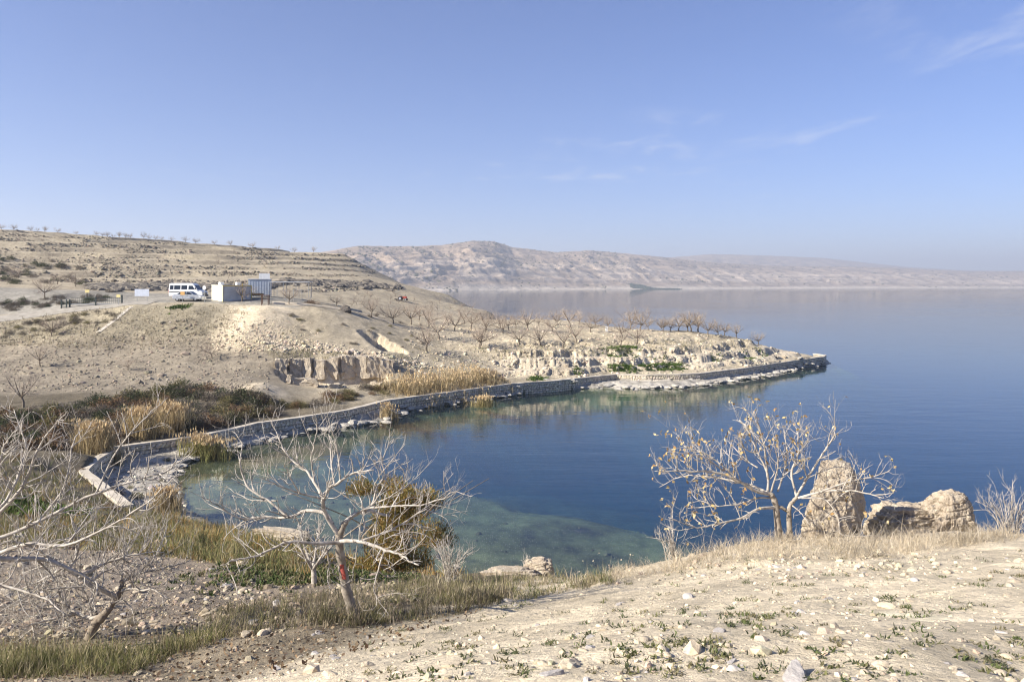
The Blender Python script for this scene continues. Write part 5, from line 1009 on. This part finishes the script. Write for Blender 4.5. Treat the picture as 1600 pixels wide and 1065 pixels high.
# silver car
cb_ = thing('silver_car', on(272.5, 467.5, 113.2), 'silver saloon car parked in front of the white minibus', 'car', rz=R(-1)); Wc = 1.68
body = prism('body', [(.1, .3), (4.1, .3), (4.2, .45), (4.18, .68), (4.0, .78), (3.1, .9), (2.45, 1.36), (2.1, 1.42), (1.15, 1.4), (.55, .98), (.05, .92), (0, .6)], Wc, M_SILVER, cb_, .85, .32); bevel(body, .05)
for sd in (-1, 1):
    for P in ([(.78, .98), (1.2, .98), (1.2, 1.33), (1.12, 1.33)], [(1.28, .96), (1.95, .95), (1.95, 1.35), (1.28, 1.34)], [(2.03, .95), (2.95, .93), (2.42, 1.31), (2.03, 1.35)]): pane('side_window', P, sd, Wc, M_GLASS, cb_, .85, .32)
    for P in ([(1.15, .42), (2.0, .42), (2.0, .92), (1.25, .92)], [(2.04, .42), (2.95, .42), (2.95, .9), (2.04, .92)]): d = pane('door', P, sd, Wc, M_SILVER, cb_, .85, .32, .008); pane('handle', [(P[0][0]+.08, .78), (P[0][0]+.25, .78), (P[0][0]+.25, .82), (P[0][0]+.08, .82)], sd, Wc, M_BLACK, d, .85, .32, .02)
    pane('headlight', [(3.85, .56), (4.15, .54), (4.12, .70), (3.8, .74)], sd, Wc, M_LAMP, cb_); boxes('tail_light', [(-.02, .04, sd*.66-.12, sd*.66+.12, .68, .86)], M_RLAMP, cb_)
cross('windscreen', [(3.08, .92, 1.36), (2.47, 1.33, 1.1)], 1.4, M_GLASS, cb_); cross('rear_window', [(1.12, 1.36, 1.1), (.6, 1.01, 1.36)], 1.4, M_GLASS, cb_)
boxes('bumper', [(3.95, 4.24, -.8, .8, .3, .48)], M_SILVER, cb_)
for x in (.75, 3.3):
    for y in (-.74, .74): wheel(x, y, .3, .19, cb_)
# container
ct = thing('site_container', on(348, 469, 113), 'cream site container with a grey corrugated side and yellow frame', 'container', rz=R(50)); CL, CD, CH = 4.6, 3.0, 2.3
boxes('end_wall', [(0, .06, .03, CD, .08, CH)], M_CREAM, ct); boxes('rear_wall', [(.07, CL, CD-.06, CD, .08, CH)], M_CREAM, ct); boxes('far_wall', [(CL-.06, CL, .03, CD-.07, .08, CH)], M_CREAM, ct); boxes('floor', [(.07, CL-.07, .04, CD-.07, .06, .14)], M_GREYM, ct)
k = 31; xs_ = np.linspace(.08, CL-.08, k*4+1); yo = np.tile([0.0, 0.0, .06, .06], k); yo = np.append(yo, 0.0)+.03; V = np.concatenate([np.stack([xs_, yo, np.full(len(xs_), z)], 1) for z in (.08, CH)]+[np.stack([xs_, yo+.02, np.full(len(xs_), z)], 1) for z in (.08, CH)]); n = len(xs_); ii = np.arange(n-1); F = np.concatenate([np.stack([ii, ii+1, n+ii+1, n+ii], 1), np.stack([2*n+ii+1, 2*n+ii, 3*n+ii, 3*n+ii+1], 1)]); link('corrugated_side', mesh_np('corrugated_side', V, F, [M_GREYM]), ct)
for b in ((-.02, .06, -.03, .028, 0, CH+.02), (CL-.06, CL+.02, -.03, .028, 0, CH+.02), (3.05, 3.13, -.05, .0, 0, CH+.35)): boxes('corner_post', [b], M_YELLOW, ct)
boxes('top_rail', [(.065, CL-.065, -.03, .028, CH-.08, CH+.02)], M_YELLOW, ct); boxes('roof', [(-.05, CL+.05, .03, CD+.05, CH+.03, CH+.11)], M_CREAM, ct); boxes('lamp_box', [(2.95, 3.25, -.16, .1, CH+.36, CH+.62)], M_BLACK, ct); boxes('base_rail', [(.065, CL-.065, -.03, .028, .0, .075)], M_YELLOW, ct)
for x, y in ((.9, 2.2), (3.1, 1.4)): boxes('roof_vent', [(x, x+.55, y, y+.5, CH+.11, CH+.52)], M_WHITE, ct)
# grey shed with a white board, shade roof, fence, information board
sx, sy, sz = on(388, 466, 121.5); sh_ = thing('metal_shed', (sx, sy, sz), 'blue-grey sheet metal shed behind the container with a white board on top', 'shed', rz=R(12))
boxes('wall', [(0, 3.2, 0, 2.4, 0, 2.55)], M_BLUEG, sh_); boxes('roof', [(-.1, 3.3, -.1, 2.5, 2.56, 2.66)], M_GREYM, sh_); boxes('roof_board', [(1.55, 3.15, -.02, .06, 2.67, 3.5)], M_WHITE, sh_)
for x in np.arange(.2, 3.2, .4): boxes('wall_rib', [(x, x+.05, -.035, -.002, .02, 2.52)], M_BLUEG, sh_)
px_, py_, pz_ = on(421, 470, 120.5); pg = thing('shade_roof', (px_, py_, pz_), 'thin flat shade roof on slim posts beside the metal shed', 'canopy', rz=R(4)); boxes('roof', [(0, 6.0, 0, 2.6, 2.35, 2.43)], M_GREYM, pg)
for x in (.1, 2.0, 3.9, 5.8):
    for y in (.1, 2.4): boxes('post', [(x, x+.07, y, y+.07, 0, 2.35)], M_GALV, pg)
fx, fy, fz = on(419.5, 474, 116.5); fn = thing('wire_fence', (fx, fy, fz), 'wire mesh fence on slim posts right of the metal shed', 'fence', rz=R(3))
for x in np.arange(0, 6.1, 1.2): boxes('post', [(x, x+.06, 0, .06, -.2, 1.45)], M_GALV, fn)
tb = [(np.array([(x, .03, z0), (x+d, .03, z1)]), np.full(2, .011)) for x in np.arange(-.9, 6.0, .22) for (d, z0, z1) in ((1.1, .05, 1.35), (1.1, 1.35, .05)) if x > -.05 and x+d < 6.1]; V, F = tubes(tb, 3); tag(link('mesh_wire', mesh_np('mesh_wire', V, F, [M_GALV]), fn), kind='stuff')
for z in (.05, 1.38): boxes('rail', [(.06, 6.0, .0, .04, z, z+.035)], M_GALV, fn)
ix, iy, iz = on(407.8, 475.5, 112); ib = thing('information_stand', (ix, iy, iz), 'dark brown wooden stand with a sloping top at the head of the spoil heap', 'stand')
for x in (.0, .95):
    for y in (0, .5): boxes('leg', [(x, x+.09, y, y+.09, -.1, 1.3)], M_BROWN, ib)
boxes('top', [(-.08, 1.12, -.08, .68, 1.3, 1.42)], M_BROWN, ib); boxes('shelf', [(.1, .94, .1, .5, .85, .89)], M_BROWN, ib)
ox, oy, oz = on(390, 469, 117.5); tag(bevel(boxes('timber_beam', [(ox, ox+2.0, oy, oy+.25, oz+.35, oz+.75)], flatm('rusty_board', (.36, .22, .11), .8, v=.3)), .02), 'rust-brown board lying along the foot of the metal shed', 'board')
def sign(name, px0, px1, py0, py1, pyb, Y, mat, label, legs=2, round_=False, cat='sign'):
    a = atd(px0, py0, Y); b = atd(px1, py1, Y); g = min(gz(a[0], Y), gz(b[0], Y)); cx = (a[0]+b[0])/2; hw = (b[0]-a[0])/2; z1 = a[2]-g; z0 = b[2]-g; t = thing(name, (cx, Y, g), label, cat)
    if round_:
        an = np.arange(20)/20*6.2832; r = (z1-z0)/2; V = np.concatenate([np.stack([r*np.cos(an)*.8, np.full(20, y), (z0+z1)/2+r*np.sin(an)], 1) for y in (-.02, .02)]); n = 20; i = np.arange(n); me = mesh_np('plate', V, [i[None, :], (i[::-1]+n)[None, :], np.stack([(i+1) % n, i, n+i, n+(i+1) % n], 1)], [mat]); link('plate', me, t)
    else: boxes('plate', [(-hw, hw, -.02, .02, z0, z1)], mat, t)
    for x in ((-hw*.7, hw*.7) if legs == 2 else (0,)): boxes('post', [(x-.03, x+.03, .022, .08, -.2, z1-.05)], M_GALV, t)
sign('sign_board', 210.5, 233, 451.5, 462.5, 475, 113.5, flatm('pale_blue_board', (.52, .56, .64), .6), 'pale blue-grey board on two posts at the edge of the parking area'); sign('notice_plate', 282, 288.5, 455.5, 460.8, 468, 111.8, M_ORANGE, 'small orange plate on a post in front of the silver car', 1)
sign('round_sign', 316.8, 321.4, 446, 453, 470, 111.6, M_WHITE, 'white round sign on a tall post at the front of the minibus', 1, True); sign('yellow_sign', 133, 139.6, 452.5, 457.2, 465, 117.5, M_YSIGN, 'pale yellow sign on two white legs behind the gate'); sign('yellow_sign', 182, 188, 460, 464.5, 475, 112.3, M_YSIGN, 'pale yellow plate fixed at the right end of the gate', 1)
# gate across the road
ga = np.array(on(109, 476, 112.6)); gb = np.array(on(190.5, 476, 113.4)); gt = thing('road_gate', tuple(ga), 'dark green double swing gate of thin bars across the road', 'gate', rz=math.atan2(gb[1]-ga[1], gb[0]-ga[0])); GLn = float(np.linalg.norm((gb-ga)[:2])); gzl = float(gb[2]-ga[2])
for f in (0, .495, 1.0): x = f*GLn; boxes('gate_post', [(x-.09, x+.09, -.09, .09, f*gzl-.2, f*gzl+1.2)], M_DGREEN, gt)
for a_, b_ in ((.02, .47), (.52, .98)):
    for z, hh, m in ((.12, .16, M_GALV), (.62, .04, M_DGREEN), (1.05, .05, M_DGREEN)): boxes('rail', [(a_*GLn, b_*GLn, -.025, .025, z+.5*gzl, z+hh+.5*gzl)], m, gt)
    for x in np.arange(a_*GLn+.12, b_*GLn-.05, .26): boxes('bar', [(x, x+.025, -.012, .012, .28+.5*gzl, 1.05+.5*gzl)], M_DGREEN, gt)
q = on(100, 476, 112.4); t = thing('side_gate', q, 'small dark barred wicket gate left of the road gate', 'gate', rz=R(5))
for x in (-.35, .35): boxes('gate_post', [(x-.07, x+.07, -.07, .07, -.2, 1.25)], M_DGREEN, t)
for z in (.15, .65, 1.08): boxes('rail', [(-.28, .28, -.025, .025, z, z+.05)], M_DGREEN, t)
for x in np.arange(-.22, .25, .11): boxes('bar', [(x-.012, x+.012, -.01, .01, .2, 1.08)], M_DGREEN, t)
# road and drain channel, draped over the ground
def drape(name, pts, w, dz, mat, label, kind='structure'):
    L = dense([p[:2] for p in hits(pts)], .8); A = offset_line(L, np.full(len(L), -w/2)); B = offset_line(L, np.full(len(L), w/2)); V = []; m = 5
    for j in range(m+1): P = A+(B-A)*j/m; V.append(np.c_[P, Hg(P[:, 0], P[:, 1])+dz])
    n = len(L); V = np.concatenate(V); ii = np.arange(n-1); F = np.concatenate([np.stack([j*n+ii, (j+1)*n+ii, (j+1)*n+ii+1, j*n+ii+1], 1) for j in range(m)]); return tag(link(name, mesh_np(name, V, F, [mat], True)), label, kind=kind)
drape('road', [(-60, 505), (0, 498.5), (60, 490), (110, 483), (160, 478), (195, 475.5), (240, 473)], 3.4, .05, M_ROAD, 'pale gravel road leading to the parking area')
drape('drain_channel', [(205, 481), (188, 494), (170, 508), (152, 521)], .55, .06, M_CONC, 'pale concrete drain running down the slope')
drape('path', [(425, 474), (470, 476), (520, 481), (560, 489), (600, 500), (630, 512)], 1.7, .04, simple('trodden_earth', (.45, .38, .28), (.56, .48, .36), 1.5, .95, .4, .05), 'trodden earth track down from the container to the orchard')
# marker pillar, tractor, dark boulder, brush heap
q = hit(948, 518); t = thing('marker_pillar', q, 'white painted marker pillar among the orchard trees', 'pillar'); bevel(boxes('shaft', [(-.2, .2, -.2, .2, -.2, .78)], M_WHITE, t), .02); bevel(boxes('cap', [(-.24, .24, -.24, .24, .78, .86)], M_WHITE, t), .02)
q = hit(622, 470); t = thing('red_tractor', q, 'small red tractor with a plough among the sandy rows above the lake', 'tractor', rz=R(-8)); t.scale = (.75, .75, .75)
bevel(prism('body', [(.9, .55), (2.6, .55), (2.65, 1.1), (2.5, 1.2), (1.5, 1.25), (1.3, .95), (.9, .95)], .7, M_REDP, t, .5, 0), .04); boxes('seat', [(.75, 1.15, -.22, .22, .95, 1.35)], M_BLACK, t); boxes('plough', [(-.9, -.3, -.7, .7, .25, .55)], M_BLACK, t); boxes('drawbar', [(-.3, .9, -.06, .06, .45, .55)], M_BLACK, t); boxes('exhaust', [(2.2, 2.27, -.03, .03, 1.2, 1.75)], M_BLACK, t)
for x, r in ((.75, .62), (2.4, .36)):
    for y in (-.6, .6): wheel(x, y, r, .26, t)
for y in (-.62, .62): boxes('mudguard', [(.35, 1.15, y-.15, y+.15, 1.26, 1.31)], M_REDP, t)
q = hit(542, 487); tag(link('dark_boulder', mesh_np('dark_boulder', *rock(90, 3, 8, .2, .9), [simple('dark_rock', (.06, .055, .05), (.12, .105, .09), 2, .95, .5, .05)]), None, (q[0], q[1], q[2]+.2)), 'dark angular boulder beside the earth track', 'rock')
q = hit(486, 474); o = link('brush_pile', BM['rust'][0][0], None, q); o.scale = (1.3, .9, .7); tag(o, 'rust-brown heap of cut brush beside the wire fence', 'brush pile')
